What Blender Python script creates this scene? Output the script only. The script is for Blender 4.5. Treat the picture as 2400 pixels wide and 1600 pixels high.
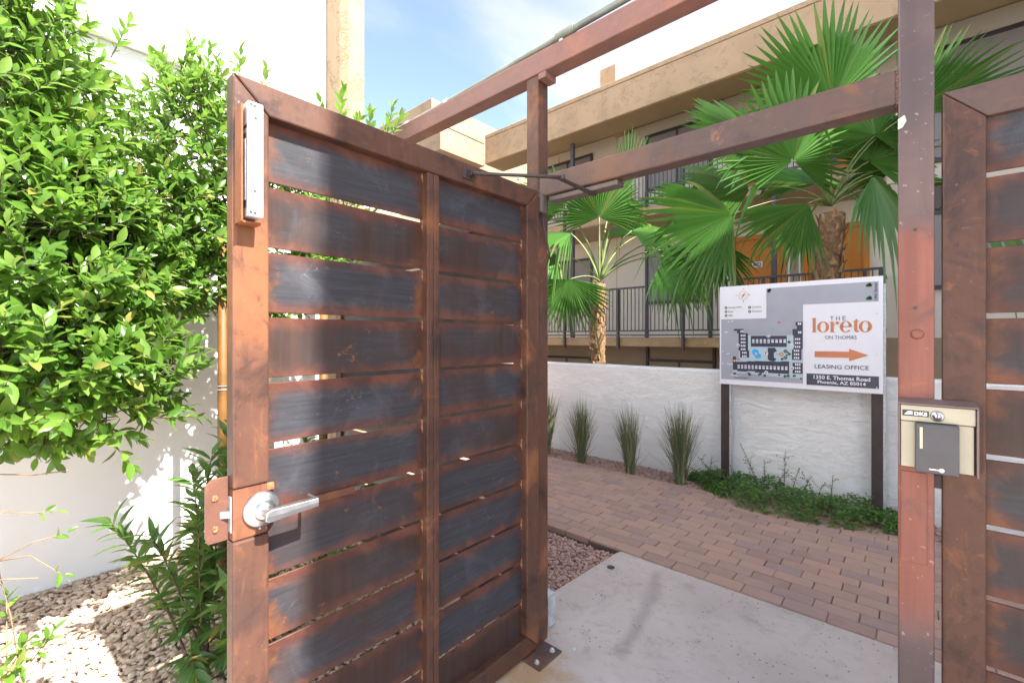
import bpy, bmesh, math, random
import numpy as np
from mathutils import Vector, Matrix, noise as mnoise

for o in list(bpy.data.objects):
    bpy.data.objects.remove(o, do_unlink=True)
SC = bpy.context.scene
COL = SC.collection
R = math.radians
random.seed(7)
RNG = np.random.default_rng(11)

# ------------------------------------------------------------------ camera
TH = R(41.667)
cam = bpy.data.cameras.new('camera')
cam.sensor_width = 36
cam.lens = 15.81
cam.shift_y = -0.0042
cam.clip_start = 0.05
cam.clip_end = 1500
CAM = bpy.data.objects.new('camera', cam)
CAM.location = (0, 0, 1.45)
CAM.rotation_euler = (R(90), 0, TH)
COL.objects.link(CAM)
SC.camera = CAM
VF = Vector((-math.sin(TH), math.cos(TH), 0))   # the way the street side looks into the court
VR = Vector((math.cos(TH), math.sin(TH), 0))
VU = Vector((0, 0, 1))

# ------------------------------------------------------------------ sky, sun, exposure
SUN = Vector((1.0, 0.05, 1.16)).normalized()
world = bpy.data.worlds.new('World')
SC.world = world
world.use_nodes = True
wn, wl = world.node_tree.nodes, world.node_tree.links
wn.clear()
w_out = wn.new('ShaderNodeOutputWorld')
w_bg = wn.new('ShaderNodeBackground')
w_sky = wn.new('ShaderNodeTexSky')
w_sky.sky_type = 'NISHITA'
w_sky.sun_disc = False
w_sky.sun_elevation = math.asin(SUN.z)
w_sky.sun_rotation = math.atan2(SUN.x, SUN.y)
w_sky.altitude = 300
w_sky.air_density = 1.0
w_sky.dust_density = 0.6
w_sky.ozone_density = 1.6
w_co = wn.new('ShaderNodeTexCoord')
w_sep = wn.new('ShaderNodeSeparateXYZ')
w_add = wn.new('ShaderNodeMath'); w_add.operation = 'ADD'; w_add.inputs[1].default_value = 0.22
w_abs = wn.new('ShaderNodeMath'); w_abs.operation = 'ABSOLUTE'
w_dx = wn.new('ShaderNodeMath'); w_dx.operation = 'DIVIDE'
w_dy = wn.new('ShaderNodeMath'); w_dy.operation = 'DIVIDE'
w_cmb = wn.new('ShaderNodeCombineXYZ')
w_n = wn.new('ShaderNodeTexNoise')
w_n.inputs['Scale'].default_value = 1.1
w_n.inputs['Detail'].default_value = 7
w_n.inputs['Roughness'].default_value = 0.55
w_n.inputs['Distortion'].default_value = 0.25
w_map = wn.new('ShaderNodeMapping')
w_map.inputs['Location'].default_value = (7.1, 0.2, 0)
w_map.inputs['Rotation'].default_value = (0, 0, R(25))
w_map.inputs['Scale'].default_value = (1.0, 0.55, 1)
w_rmp = wn.new('ShaderNodeMapRange')
w_rmp.interpolation_type = 'SMOOTHSTEP'
w_rmp.inputs[1].default_value = 0.40
w_rmp.inputs[2].default_value = 0.66
w_rmp.inputs[3].default_value = 0.12
w_rmp.inputs[4].default_value = 1.0
w_mix = wn.new('ShaderNodeMix'); w_mix.data_type = 'RGBA'
w_bw = wn.new('ShaderNodeRGBToBW')
w_mul = wn.new('ShaderNodeMix'); w_mul.data_type = 'RGBA'; w_mul.blend_type = 'MULTIPLY'
w_mul.inputs[0].default_value = 1.0
w_mul.inputs[7].default_value = (1.85, 1.85, 1.92, 1)      # thin cloud is brighter than the air behind it
wl.new(w_sky.outputs[0], w_bw.inputs[0]); wl.new(w_bw.outputs[0], w_mul.inputs[6]); wl.new(w_mul.outputs[2], w_mix.inputs[7])
wl.new(w_co.outputs['Generated'], w_sep.inputs[0])
wl.new(w_sep.outputs[2], w_abs.inputs[0])
wl.new(w_abs.outputs[0], w_add.inputs[0])
wl.new(w_sep.outputs[0], w_dx.inputs[0]); wl.new(w_add.outputs[0], w_dx.inputs[1])
wl.new(w_sep.outputs[1], w_dy.inputs[0]); wl.new(w_add.outputs[0], w_dy.inputs[1])
wl.new(w_dx.outputs[0], w_cmb.inputs[0]); wl.new(w_dy.outputs[0], w_cmb.inputs[1])
wl.new(w_cmb.outputs[0], w_map.inputs['Vector'])
wl.new(w_map.outputs[0], w_n.inputs['Vector'])
wl.new(w_n.outputs['Fac'], w_rmp.inputs[0])
wl.new(w_rmp.outputs[0], w_mix.inputs[0])
wl.new(w_sky.outputs[0], w_mix.inputs[6])
wl.new(w_mix.outputs[2], w_bg.inputs[0])
w_bg.inputs[1].default_value = 0.105
wl.new(w_bg.outputs[0], w_out.inputs[0])

sun = bpy.data.lights.new('sun', 'SUN')
sun.energy = 4.8
sun.angle = R(0.53)
sun.color = (1.0, 0.95, 0.87)
SUNO = bpy.data.objects.new('sun', sun)
SUNO.rotation_euler = SUN.to_track_quat('Z', 'Y').to_euler()
SUNO.location = (20, 0, 25)
COL.objects.link(SUNO)

SC.view_settings.view_transform = 'Standard'
SC.view_settings.look = 'None'
SC.view_settings.gamma = 1.0
SC.view_settings.use_curve_mapping = False
SC.view_settings.exposure = 2.05
SC.cycles.max_bounces = 7
SC.cycles.diffuse_bounces = 4
SC.cycles.glossy_bounces = 2
SC.cycles.transmission_bounces = 4
SC.cycles.transparent_max_bounces = 4
SC.cycles.caustics_reflective = False
SC.cycles.caustics_refractive = False

# ------------------------------------------------------------------ object helpers
WM = {}

def reg(o, parent=None, M=None):
    """link o; M is its world matrix; parent only sets the hierarchy"""
    M = M if M is not None else Matrix.Identity(4)
    COL.objects.link(o)
    o.matrix_basis = M
    if parent is not None:
        o.parent = parent
        o.matrix_parent_inverse = WM[parent.name].inverted()
    WM[o.name] = M.copy()
    return o

def tag(o, label=None, cat=None, group=None, kind=None):
    if label: o['label'] = label
    if cat: o['category'] = cat
    if group: o['group'] = group
    if kind: o['kind'] = kind
    return o

def thing(name, loc, label, cat, group=None):
    o = bpy.data.objects.new(name, None)
    o.empty_display_size = 0.1
    reg(o, None, Matrix.Translation(loc))
    return tag(o, label, cat, group)

def obj(name, me, mat=None, parent=None, M=None):
    o = bpy.data.objects.new(name, me)
    if mat is not None and not me.materials:
        me.materials.append(mat)
    return reg(o, parent, M)

class MB:
    def __init__(self):
        self.v = []; self.f = []
    def add(self, vs, fs):
        n = len(self.v)
        self.v += [tuple(p) for p in vs]
        self.f += [tuple(i + n for i in q) for q in fs]
        return self
    def box(self, a, b):
        x0, y0, z0 = a; x1, y1, z1 = b
        return self.add([(x0,y0,z0),(x1,y0,z0),(x1,y1,z0),(x0,y1,z0),(x0,y0,z1),(x1,y0,z1),(x1,y1,z1),(x0,y1,z1)],
                        [(0,3,2,1),(4,5,6,7),(0,1,5,4),(1,2,6,5),(2,3,7,6),(3,0,4,7)])
    def prism(self, poly, fn, d0, d1):
        """poly: 2-D outline, fn(a, b, d) -> 3-D point"""
        n = len(poly)
        vs = [fn(a, b, d0) for a, b in poly] + [fn(a, b, d1) for a, b in poly]
        fs = [tuple(range(n))[::-1], tuple(range(n, 2*n))]
        fs += [(i, (i+1) % n, (i+1) % n + n, i + n) for i in range(n)]
        return self.add(vs, fs)
    def tube(self, pts, rad, seg=8, caps=True, flat=1.0):
        pts = [Vector(p) for p in pts]
        m = len(pts)
        if not hasattr(rad, '__len__'): rad = [rad]*m
        vs, fs = [], []
        ref = None
        for i, p in enumerate(pts):
            t = (pts[min(i+1, m-1)] - pts[max(i-1, 0)]).normalized()
            if ref is None:
                ref = Vector((0,0,1)) if abs(t.z) < 0.9 else Vector((1,0,0))
            n1 = (ref - t*ref.dot(t)).normalized(); ref = n1
            n2 = t.cross(n1)
            for k in range(seg):
                a = 2*math.pi*k/seg
                vs.append(p + (n1*math.cos(a)*flat + n2*math.sin(a))*rad[i])
        for i in range(m-1):
            for k in range(seg):
                k2 = (k+1) % seg
                fs.append((i*seg+k, i*seg+k2, (i+1)*seg+k2, (i+1)*seg+k))
        if caps:
            fs.append(tuple(range(seg))[::-1]); fs.append(tuple(range((m-1)*seg, m*seg)))
        return self.add(vs, fs)
    def lathe(self, prof, c, ax, seg=24):
        """prof: (distance along axis, radius)"""
        ax = Vector(ax).normalized(); c = Vector(c)
        r = Vector((0,0,1)) if abs(ax.z) < .9 else Vector((1,0,0))
        n1 = (r - ax*r.dot(ax)).normalized(); n2 = ax.cross(n1)
        vs, fs = [], []
        for d, q in prof:
            for k in range(seg):
                a = 2*math.pi*k/seg
                vs.append(c + ax*d + (n1*math.cos(a) + n2*math.sin(a))*q)
        for i in range(len(prof)-1):
            for k in range(seg):
                k2 = (k+1) % seg
                fs.append((i*seg+k, i*seg+k2, (i+1)*seg+k2, (i+1)*seg+k))
        fs.append(tuple(range(seg))[::-1]); fs.append(tuple(range((len(prof)-1)*seg, len(prof)*seg)))
        return self.add(vs, fs)
    def mesh(self, name, bevel=0.0, smooth=False, seg=2):
        me = bpy.data.meshes.new(name)
        me.from_pydata(self.v, [], self.f)
        bm = bmesh.new(); bm.from_mesh(me)
        bmesh.ops.recalc_face_normals(bm, faces=bm.faces)
        if bevel > 0:
            es = [e for e in bm.edges if len(e.link_faces) == 2 and e.calc_face_angle(0) > 0.5]
            bmesh.ops.bevel(bm, geom=es, offset=bevel, segments=seg, profile=0.5, affect='EDGES', clamp_overlap=True)
        bm.to_mesh(me); bm.free()
        if smooth:
            me.polygons.foreach_set('use_smooth', [True]*len(me.polygons))
        me.update()
        return me
    def build(self, name, mat, parent=None, bevel=0.0, smooth=False, M=None, seg=2):
        return obj(name, self.mesh(name, bevel, smooth, seg), mat, parent, M)

def XZ(a, b, d): return (a, d, b)      # outline in x,z pushed along y
def YZ(a, b, d): return (d, a, b)      # outline in y,z pushed along x
def XY(a, b, d): return (a, b, d)

def tri_mesh(name, V, T, smooth=True, attr=None, nrm=None):
    me = bpy.data.meshes.new(name)
    V = np.asarray(V, np.float32).reshape(-1, 3); T = np.asarray(T, np.int32).reshape(-1, 3)
    me.vertices.add(len(V)); me.vertices.foreach_set('co', V.ravel())
    me.loops.add(T.size); me.loops.foreach_set('vertex_index', T.ravel())
    me.polygons.add(len(T))
    me.polygons.foreach_set('loop_start', np.arange(0, T.size, 3, dtype=np.int32))
    me.polygons.foreach_set('loop_total', np.full(len(T), 3, np.int32))
    me.polygons.foreach_set('use_smooth', np.full(len(T), smooth, bool))
    if attr is not None:
        a = me.attributes.new('rnd', 'FLOAT', 'POINT')
        a.data.foreach_set('value', np.asarray(attr, np.float32))
    me.update(calc_edges=True)
    me.validate()
    return me

# ------------------------------------------------------------------ material helpers
class NT:
    def __init__(self, name):
        self.m = bpy.data.materials.new(name)
        self.m.use_nodes = True
        self.n = self.m.node_tree.nodes; self.l = self.m.node_tree.links
        self.b = self.n['Principled BSDF']; self.out = self.n['Material Output']
        self.tc = self.n.new('ShaderNodeTexCoord')
        self.oi = None
    def lk(self, a, b): self.l.new(a, b)
    def val(self, sock, x):
        if isinstance(x, (int, float)): sock.default_value = x
        elif isinstance(x, tuple): sock.default_value = x if len(x) == len(sock.default_value) else (*x, 1)
        else: self.lk(x, sock)
    def math(self, op, a, b=None, c=None, clamp=False):
        k = self.n.new('ShaderNodeMath'); k.operation = op; k.use_clamp = clamp
        for i, x in enumerate((a, b, c)):
            if x is not None: self.val(k.inputs[i], x)
        return k.outputs[0]
    def rand(self):
        if self.oi is None: self.oi = self.n.new('ShaderNodeObjectInfo')
        return self.oi.outputs['Random']
    def coord(self, scale=(1,1,1), kind='Object', shuffle=False, rot=(0,0,0)):
        mp = self.n.new('ShaderNodeMapping')
        mp.inputs['Scale'].default_value = scale
        mp.inputs['Rotation'].default_value = rot
        self.lk(self.tc.outputs[kind], mp.inputs['Vector'])
        if shuffle:
            c = self.n.new('ShaderNodeCombineXYZ')
            r = self.rand()
            self.lk(self.math('MULTIPLY', r, 37.0), c.inputs[0])
            self.lk(self.math('MULTIPLY', r, 91.0), c.inputs[1])
            self.lk(self.math('MULTIPLY', r, 53.0), c.inputs[2])
            self.lk(c.outputs[0], mp.inputs['Location'])
        return mp.outputs[0]
    def noise(self, vec, scale=5, detail=4, rough=0.55, dist=0.0, typ='FBM'):
        k = self.n.new('ShaderNodeTexNoise')
        k.noise_type = typ
        self.lk(vec, k.inputs['Vector'])
        k.inputs['Scale'].default_value = scale; k.inputs['Detail'].default_value = detail
        k.inputs['Roughness'].default_value = rough; k.inputs['Distortion'].default_value = dist
        return k.outputs['Fac']
    def voro(self, vec, scale=5, feat='F1', out='Distance'):
        k = self.n.new('ShaderNodeTexVoronoi'); k.feature = feat
        self.lk(vec, k.inputs['Vector']); k.inputs['Scale'].default_value = scale
        return k.outputs[out]
    def rng(self, x, a, b, c=0.0, d=1.0, smooth=True):
        k = self.n.new('ShaderNodeMapRange')
        k.interpolation_type = 'SMOOTHSTEP' if smooth else 'LINEAR'
        self.val(k.inputs[0], x)
        for i, q in enumerate((a, b, c, d)): k.inputs[i+1].default_value = q
        return k.outputs[0]
    def mix(self, f, a, b, mode='MIX'):
        k = self.n.new('ShaderNodeMix'); k.data_type = 'RGBA'; k.blend_type = mode
        self.val(k.inputs[0], f); self.val(k.inputs[6], a); self.val(k.inputs[7], b)
        return k.outputs[2]
    def ramp(self, x, stops):
        k = self.n.new('ShaderNodeValToRGB')
        e = k.color_ramp.elements
        while len(e) < len(stops): e.new(0.5)
        for q, (p, c) in zip(e, stops): q.position = p; q.color = (*c, 1)
        self.val(k.inputs[0], x)
        return k.outputs[0]
    def bump(self, h, strength=0.3, dist=0.01, prev=None):
        k = self.n.new('ShaderNodeBump')
        k.inputs['Strength'].default_value = strength; k.inputs['Distance'].default_value = dist
        self.lk(h, k.inputs['Height'])
        if prev is not None: self.lk(prev, k.inputs['Normal'])
        return k.outputs[0]
    def sep(self, vec):
        k = self.n.new('ShaderNodeSeparateXYZ'); self.lk(vec, k.inputs[0]); return k.outputs
    def attr(self, name='rnd'):
        k = self.n.new('ShaderNodeAttribute'); k.attribute_name = name; return k.outputs['Fac']
    def set(self, color=None, rough=None, metal=None, normal=None, spec=None):
        if color is not None: self.val(self.b.inputs['Base Color'], color)
        if rough is not None: self.val(self.b.inputs['Roughness'], rough)
        if metal is not None: self.val(self.b.inputs['Metallic'], metal)
        if spec is not None: self.b.inputs['Specular IOR Level'].default_value = spec
        if normal is not None: self.lk(normal, self.b.inputs['Normal'])
        return self.m

def m_plain(name, col, rough=0.5, metal=0.0, var=0.12, scale=14, bump=0.0, bscale=120):
    t = NT(name)
    v = t.coord()
    n = t.noise(v, scale, 5)
    d = tuple(c*(1-var) for c in col); l = tuple(min(1, c*(1+var)) for c in col)
    c = t.mix(t.rng(n, .3, .7), d, l)
    nr = t.bump(t.noise(v, bscale, 3), bump, 0.003) if bump else None
    return t.set(c, t.rng(n, 0, 1, rough*.85, min(1, rough*1.15)), metal, nr)

def m_steel(name, dark=(.034,.021,.019), mid=(.090,.042,.029), rust=(.205,.080,.034), streak=(26,26,5), rl=(.36,.58)):
    t = NT(name)
    v = t.coord(shuffle=True)
    n1 = t.noise(v, 4.2, 7, .64, .6)
    n2 = t.noise(t.coord(streak, shuffle=True), 1.0, 5, .65, .5)
    n6 = t.noise(v, 17, 6, .7, .8)
    n3 = t.noise(v, 70, 4, .65)
    n4 = t.noise(v, 7, 6, .68, .7)
    c = t.ramp(n1, [(.32, dark), (.46, mid), (.58, mid), (.70, rust)])
    big = t.noise(v, 1.7, 4, .6, .9)
    c = t.mix(t.rng(big, .54, .70, 0, .7), c, tuple(x*1.15 for x in rust))
    c = t.mix(t.rng(big, .44, .30, 0, .6), c, tuple(x*1.3 for x in dark))
    c = t.mix(t.rng(n6, .52, .70, 0, .55), c, dark)
    c = t.mix(t.rng(n6, .42, .28, 0, .55), c, rust)
    c = t.mix(t.rng(n2, .52, .72, 0, .35), c, tuple(x*.8 for x in dark))
    c = t.mix(t.rng(n2, .44, .28, 0, .30), c, tuple(x*1.1 for x in rust))
    c = t.mix(t.rng(n4, .63, .76, 0, .7), c, tuple(x*1.7 for x in rust))
    c = t.mix(t.rng(n3, .64, .74, 0, .35), c, (.24,.17,.15))
    sp = t.voro(t.coord((1,1,.5), shuffle=True), 36)
    c = t.mix(t.math('MULTIPLY', t.rng(sp, .06, .025), t.rng(n4, .56, .64)), c, (.38,.33,.30))
    return t.set(c, t.rng(n1, .25, .75, rl[0], rl[1]), 0.0, t.bump(t.math('ADD', n3, n6), .12, .002), .28)

def m_slat(name, hl):
    t = NT(name)
    v = t.coord(shuffle=True)
    xyz = t.sep(t.tc.outputs['Object'])
    r = t.rand()
    r2 = t.math('FRACT', t.math('MULTIPLY', r, 17.31)); r3 = t.math('FRACT', t.math('MULTIPLY', r, 71.7))
    n1 = t.noise(v, 6.5, 7, .66, .7)
    n2 = t.noise(t.coord((3.0, 3, 70), shuffle=True), 1.6, 5, .6, .5)       # fine rolling grain
    n3 = t.noise(v, 90, 4, .65)
    n4 = t.noise(v, 2.6, 4, .55, .6)
    run = t.noise(t.coord((34, 34, 2.0), shuffle=True), 1.0, 5, .65, .3)    # run marks down the plate
    blob = t.noise(v, 8.5, 7, .65, 1.0)
    az = t.math('DIVIDE', t.math('ABSOLUTE', xyz[2]), .0825)
    up = t.math('MULTIPLY', t.math('DIVIDE', xyz[2], .0825), t.math('MULTIPLY', t.math('SUBTRACT', r2, .5), .3))
    e = t.math('ADD', t.math('ADD', az, up), t.math('MULTIPLY', t.math('SUBTRACT', n1, .5), .85))
    em = t.rng(e, .48, 1.06)
    ax = t.math('SUBTRACT', t.math('ABSOLUTE', xyz[0]), hl)
    e2 = t.math('ADD', ax, t.math('MULTIPLY', t.math('SUBTRACT', blob, .5), .24))
    em2 = t.rng(e2, -.05, .01, 0, .8)
    scale_c = t.mix(t.rng(n2, .25, .78), (.028,.028,.033), (.047,.047,.056))
    scale_c = t.mix(t.rng(n1, .50, .68, 0, .7), scale_c, (.062,.062,.074))
    sc_ = t.math('ABSOLUTE', t.math('SUBTRACT', t.noise(t.coord((1.2, 1.2, 4), shuffle=True), 5, 3, .5, 2.0), .5))
    scale_c = t.mix(t.math('MULTIPLY', t.rng(sc_, .006, .001), t.rng(blob, .5, .6, 0, .5)), scale_c, (.17,.15,.15))
    brown = t.mix(t.rng(run, .30, .70), (.034,.021,.018), (.052,.029,.023))
    pick = t.math('ADD', n4, t.math('MULTIPLY', t.math('SUBTRACT', r3, .45), .34))
    cen = t.mix(t.rng(pick, .42, .78), scale_c, brown)
    edge = t.mix(t.rng(n1, .35, .68), (.066,.026,.020), (.120,.046,.031))
    c = t.mix(em, cen, edge)
    c = t.mix(em2, c, t.mix(t.rng(n1, .38, .64), (.060,.024,.017), (.165,.062,.026)))
    c = t.mix(t.math('MULTIPLY', t.rng(t.math('ADD', blob, t.math('MULTIPLY', r2, .05)), .70, .78), .85), c, (.27,.095,.034))
    c = t.mix(t.math('MULTIPLY', t.rng(run, .62, .76), t.rng(n4, .52, .66, 0, .5)), c, (.10,.042,.024))
    c = t.mix(t.rng(n3, .71, .79, 0, .4), c, (.16,.13,.125))
    return t.set(c, t.rng(n1, .3, .75, .34, .55), 0.0, t.bump(n3, .10, .002), .28)

def m_post():
    t = NT('primed_gate_post_steel')
    v = t.coord()
    xyz = t.sep(t.tc.outputs['Object'])
    n1 = t.noise(v, 4, 6, .6, .3)
    n3 = t.noise(v, 60, 4, .6)
    n2 = t.noise(t.coord((30, 30, 2)), 1.0, 4, .6, .2)
    z = t.math('ADD', xyz[2], t.math('MULTIPLY', t.math('SUBTRACT', n1, .5), .16))
    band = t.math('MULTIPLY', t.rng(z, .58, .80), t.rng(z, 1.80, 1.72))
    base = t.mix(t.rng(n1, .35, .7), (.090,.064,.064), (.145,.095,.088))
    base = t.mix(t.rng(n2, .5, .75, 0, .5), base, (.08,.055,.055))
    red = t.mix(t.rng(n2, .3, .7), (.185,.066,.048), (.250,.092,.066))
    mo = t.noise(v, 11, 6, .68, .8)
    red = t.mix(t.rng(mo, .52, .68, 0, .65), red, (.115,.062,.055))
    red = t.mix(t.rng(mo, .40, .28, 0, .6), red, (.30,.115,.065))
    base = t.mix(t.rng(mo, .54, .7, 0, .5), base, (.14,.065,.048))
    low = t.math('MULTIPLY', t.rng(z, .42, .3), t.rng(n1, .42, .6))
    c = t.mix(band, base, red)
    c = t.mix(low, c, (.34,.13,.07))
    c = t.mix(t.rng(n3, .66, .73, 0, .45), c, (.45,.36,.33))
    return t.set(c, t.rng(n1, .3, .7, .38, .6), .15, t.bump(n3, .12, .002), .45)

def m_stucco(name, col, bscale=28, strength=.5, crack=True, var=.1):
    t = NT(name)
    v = t.coord()
    n = t.noise(v, 1.3, 5)
    c = t.mix(t.rng(n, .3, .7), tuple(x*(1-var) for x in col), tuple(min(1, x*(1+var*.5)) for x in col))
    vo = t.voro(t.coord((1, 1, 1)), bscale*.45, 'DISTANCE_TO_EDGE')
    nz = t.noise(v, bscale, 5, .6, 1.2)
    h = nz
    if crack:
        wob = t.noise(v, bscale*.35, 4, .6, 2.5)
        ln = t.math('MULTIPLY', t.rng(t.math('ABSOLUTE', t.math('SUBTRACT', wob, .5)), .026, .004), t.rng(t.noise(v, bscale*.22, 2), .50, .58))
        c = t.mix(t.math('MULTIPLY', ln, .6), c, tuple(x*.42 for x in col))
        st = t.noise(t.coord((2.2, 2.2, .25)), 1.0, 5, .6)
        c = t.mix(t.rng(st, .55, .8, 0, .22), c, tuple(x*.68 for x in col))
        h = t.math('SUBTRACT', nz, t.math('MULTIPLY', ln, .8))
    return t.set(c, .9, 0, t.bump(h, strength, .01), .2)

def m_trowel():
    t = NT('white_trowelled_stucco')
    v = t.coord((1, 1, 2.6))
    wob = t.noise(t.coord((.8, .8, 2.0)), 3.0, 4, .55, 1.4)
    rid = t.noise(v, 5.5, 6, .6, 1.8)
    ln = t.rng(t.math('ABSOLUTE', t.math('SUBTRACT', t.noise(t.coord((1, 1, 3.6)), 4.2, 5, .6, 2.2), .5)), .03, .0)
    h = t.math('ADD', t.math('ADD', rid, t.math('MULTIPLY', wob, 1.4)), t.math('MULTIPLY', ln, -.45))
    h = t.math('ADD', h, t.math('MULTIPLY', t.noise(v, 60, 3), .10))
    n = t.noise(t.coord((.7, .7, 1.4)), 2.0, 4)
    c = t.mix(t.rng(n, .3, .75), (.77,.76,.745), (.84,.835,.825))
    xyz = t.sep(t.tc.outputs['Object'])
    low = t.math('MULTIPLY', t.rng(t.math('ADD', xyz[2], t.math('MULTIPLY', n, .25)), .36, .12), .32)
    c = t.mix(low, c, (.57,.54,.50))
    return t.set(c, .85, 0, t.bump(h, .5, .024), .25)

def m_concrete():
    t = NT('stained_concrete')
    v = t.coord()
    n1 = t.noise(v, 1.6, 6, .6, .3)
    n2 = t.noise(v, 14, 5, .6)
    n3 = t.noise(v, 180, 3, .6)
    c = t.mix(t.rng(n1, .3, .7), (.42,.358,.328), (.53,.462,.425))
    c = t.mix(t.rng(n2, .5, .75, 0, .4), c, (.29,.25,.232))
    c = t.mix(t.rng(n3, .3, .75, 0, .35), c, (.50,.452,.425))
    vo = t.voro(v, 34)
    keep = t.rng(t.noise(v, 5, 3), .47, .6)
    c = t.mix(t.math('MULTIPLY', t.rng(vo, .17, .10), keep), c, (.11,.08,.075))
    vo2 = t.voro(t.coord((1.3,.8,1)), 75)
    c = t.mix(t.math('MULTIPLY', t.rng(vo2, .16, .10), t.rng(n2, .5, .6)), c, (.2,.165,.15))
    mot = t.noise(v, 4.5, 7, .68, .8)
    c = t.mix(t.rng(mot, .52, .72, 0, .55), c, (.26,.215,.195))
    c = t.mix(t.rng(mot, .42, .25, 0, .5), c, (.54,.48,.45))
    cr = t.math('ABSOLUTE', t.math('SUBTRACT', t.noise(v, 1.1, 8, .62, 1.0), .5))
    c = t.mix(t.math('MULTIPLY', t.rng(cr, .0035, .0), t.rng(t.noise(v, 1.7, 2), .52, .6, 0, .6)), c, (.13,.105,.095))
    # wandering damp trail across the slab
    xyz = t.sep(t.tc.outputs['Object'])
    wob = t.math('MULTIPLY', t.math('SUBTRACT', t.noise(t.coord((1, 1, 1)), 2.2, 2), .5), .26)
    px = t.math('ADD', t.math('MULTIPLY', t.math('SUBTRACT', xyz[1], 1.86), -.21), -.985)
    dx = t.math('ABSOLUTE', t.math('ADD', t.math('SUBTRACT', xyz[0], px), wob))
    tr = t.math('MULTIPLY', t.rng(t.math('ADD', dx, t.math('MULTIPLY', t.math('SUBTRACT', n2, .5), .04)), .062, .0), t.math('MULTIPLY', t.rng(xyz[1], 1.80, 1.95), t.rng(xyz[1], 2.74, 2.62)))
    c = t.mix(t.math('MULTIPLY', tr, .42), c, (.21,.175,.165))
    # rust bleed round the hinge post plate
    vx = t.math('SUBTRACT', xyz[0], -1.24); vy = t.math('SUBTRACT', xyz[1], 1.50)
    d = t.math('SQRT', t.math('ADD', t.math('MULTIPLY', vx, vx), t.math('MULTIPLY', vy, vy)))
    st = t.rng(t.math('ADD', d, t.math('MULTIPLY', t.math('SUBTRACT', t.noise(v, 11, 5), .5), .45)), .24, .04)
    c = t.mix(t.math('MULTIPLY', st, .75), c, (.42,.25,.10))
    return t.set(c, .82, 0, t.bump(t.math('ADD', n2, n3), .18, .003), .25)

def m_paver():
    t = NT('clay_brick_paver')
    v = t.coord(shuffle=True)
    r = t.rand()
    c = t.ramp(r, [(0, (.290,.188,.155)), (.3, (.365,.232,.182)), (.55, (.405,.252,.190)), (.8, (.345,.228,.190)), (1, (.280,.198,.185))])
    n = t.noise(v, 9, 5, .6)
    c = t.mix(t.rng(n, .3, .75, 0, .45), c, (.40,.285,.245))
    n3 = t.noise(v, 160, 3)
    c = t.mix(t.rng(n3, .55, .75, 0, .4), c, (.16,.10,.085))
    return t.set(c, .8, 0, t.bump(n3, .25, .002), .25)

def m_attr_ramp(name, stops, rough=.85, bump=0, bscale=90, fine=.25):
    t = NT(name)
    c = t.ramp(t.attr(), stops)
    n = t.noise(t.coord(), bscale, 4)
    c = t.mix(t.math('MULTIPLY', t.rng(n, .35, .7), fine), c, tuple(x*.55 for x in stops[0][1]))
    return t.set(c, rough, 0, t.bump(n, bump, .003) if bump else None, .3)

def m_leaf(name, a, b, c3, rough=.34, trans=.42, tcol=(.30,.50,.05)):
    t = NT(name)
    r = t.math('FRACT', t.math('ADD', t.attr(), t.rand()))
    c = t.ramp(r, [(0, a), (.5, b), (.93, c3), (1, (.30,.22,.06))])
    geo = t.n.new('ShaderNodeNewGeometry')
    c = t.mix(t.math('MULTIPLY', geo.outputs['Backfacing'], .45), c, tuple(min(1, x*1.5+.02) for x in b))
    t.set(c, rough, 0, None, .5)
    tr = t.n.new('ShaderNodeBsdfTranslucent')
    t.val(tr.inputs[0], t.mix(.5, c, tcol))
    ms = t.n.new('ShaderNodeMixShader'); ms.inputs[0].default_value = trans
    t.lk(t.b.outputs[0], ms.inputs[1]); t.lk(tr.outputs[0], ms.inputs[2])
    t.lk(ms.outputs[0], t.out.inputs[0])
    return t.m

STEEL = m_steel('weathered_frame_steel')
STEELH = m_steel('weathered_beam_steel', dark=(.060,.043,.042), mid=(.098,.062,.054), rust=(.160,.078,.048), streak=(5,26,26))
UPPER = m_steel('dull_red_beam_steel', dark=(.175,.098,.088), mid=(.225,.115,.098), rust=(.29,.135,.10), streak=(2.5,20,20), rl=(.5,.7))
SLAT = m_slat('weathered_slat_steel', .268)
SLATF = m_slat('weathered_fence_slat_steel', .40)
SLATL = m_slat('weathered_long_slat_steel', .87)
POST = m_post()
WELD = m_plain('weld_rust', (.22,.10,.045), .7, 0, .4, 60, .4)
ALU = m_plain('brushed_aluminium', (.78,.78,.80), .34, .9, .06, 40, .05)
CHROME = m_plain('satin_chrome', (.52,.52,.54), .30, .95, .08, 30, .04)
GALV = m_plain('galvanised_metal', (.52,.56,.58), .5, .6, .15, 30)
PIPE = m_plain('weathered_conduit', (.20,.22,.19), .6, .35, .2, 12)
DARKM = m_plain('dark_bronze_metal', (.060,.045,.042), .5, .3, .15, 20)
RAILM = m_plain('charcoal_rail_paint', (.075,.070,.078), .5, .1, .12, 10)
BLACK = m_plain('black_plastic', (.035,.035,.040), .45, 0, .08, 30)
READER = m_plain('graphite_reader_plastic', (.068,.064,.072), .42, 0, .08, 20)
BEIGE = m_plain('champagne_enamel', (.41,.375,.29), .42, .25, .05, 12)
WHITEP = m_plain('white_wall_paint', (.80,.79,.775), .85, 0, .03, 1.5, .1, 90)
OFFW = m_plain('off_white_wall_paint', (.76,.71,.63), .85, 0, .04, 1.2)
TAUPEW = m_plain('taupe_lower_wall', (.40,.32,.235), .85, 0, .06, 1.2)  # one even taupe for lower wall, slab undersides, joints and infill
TAN = m_stucco('tan_lace_stucco', (.49,.345,.215), 30, .5)
TANS = m_plain('brown_soffit_paint', (.30,.225,.13), .8, 0, .08, 1.5)
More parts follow.
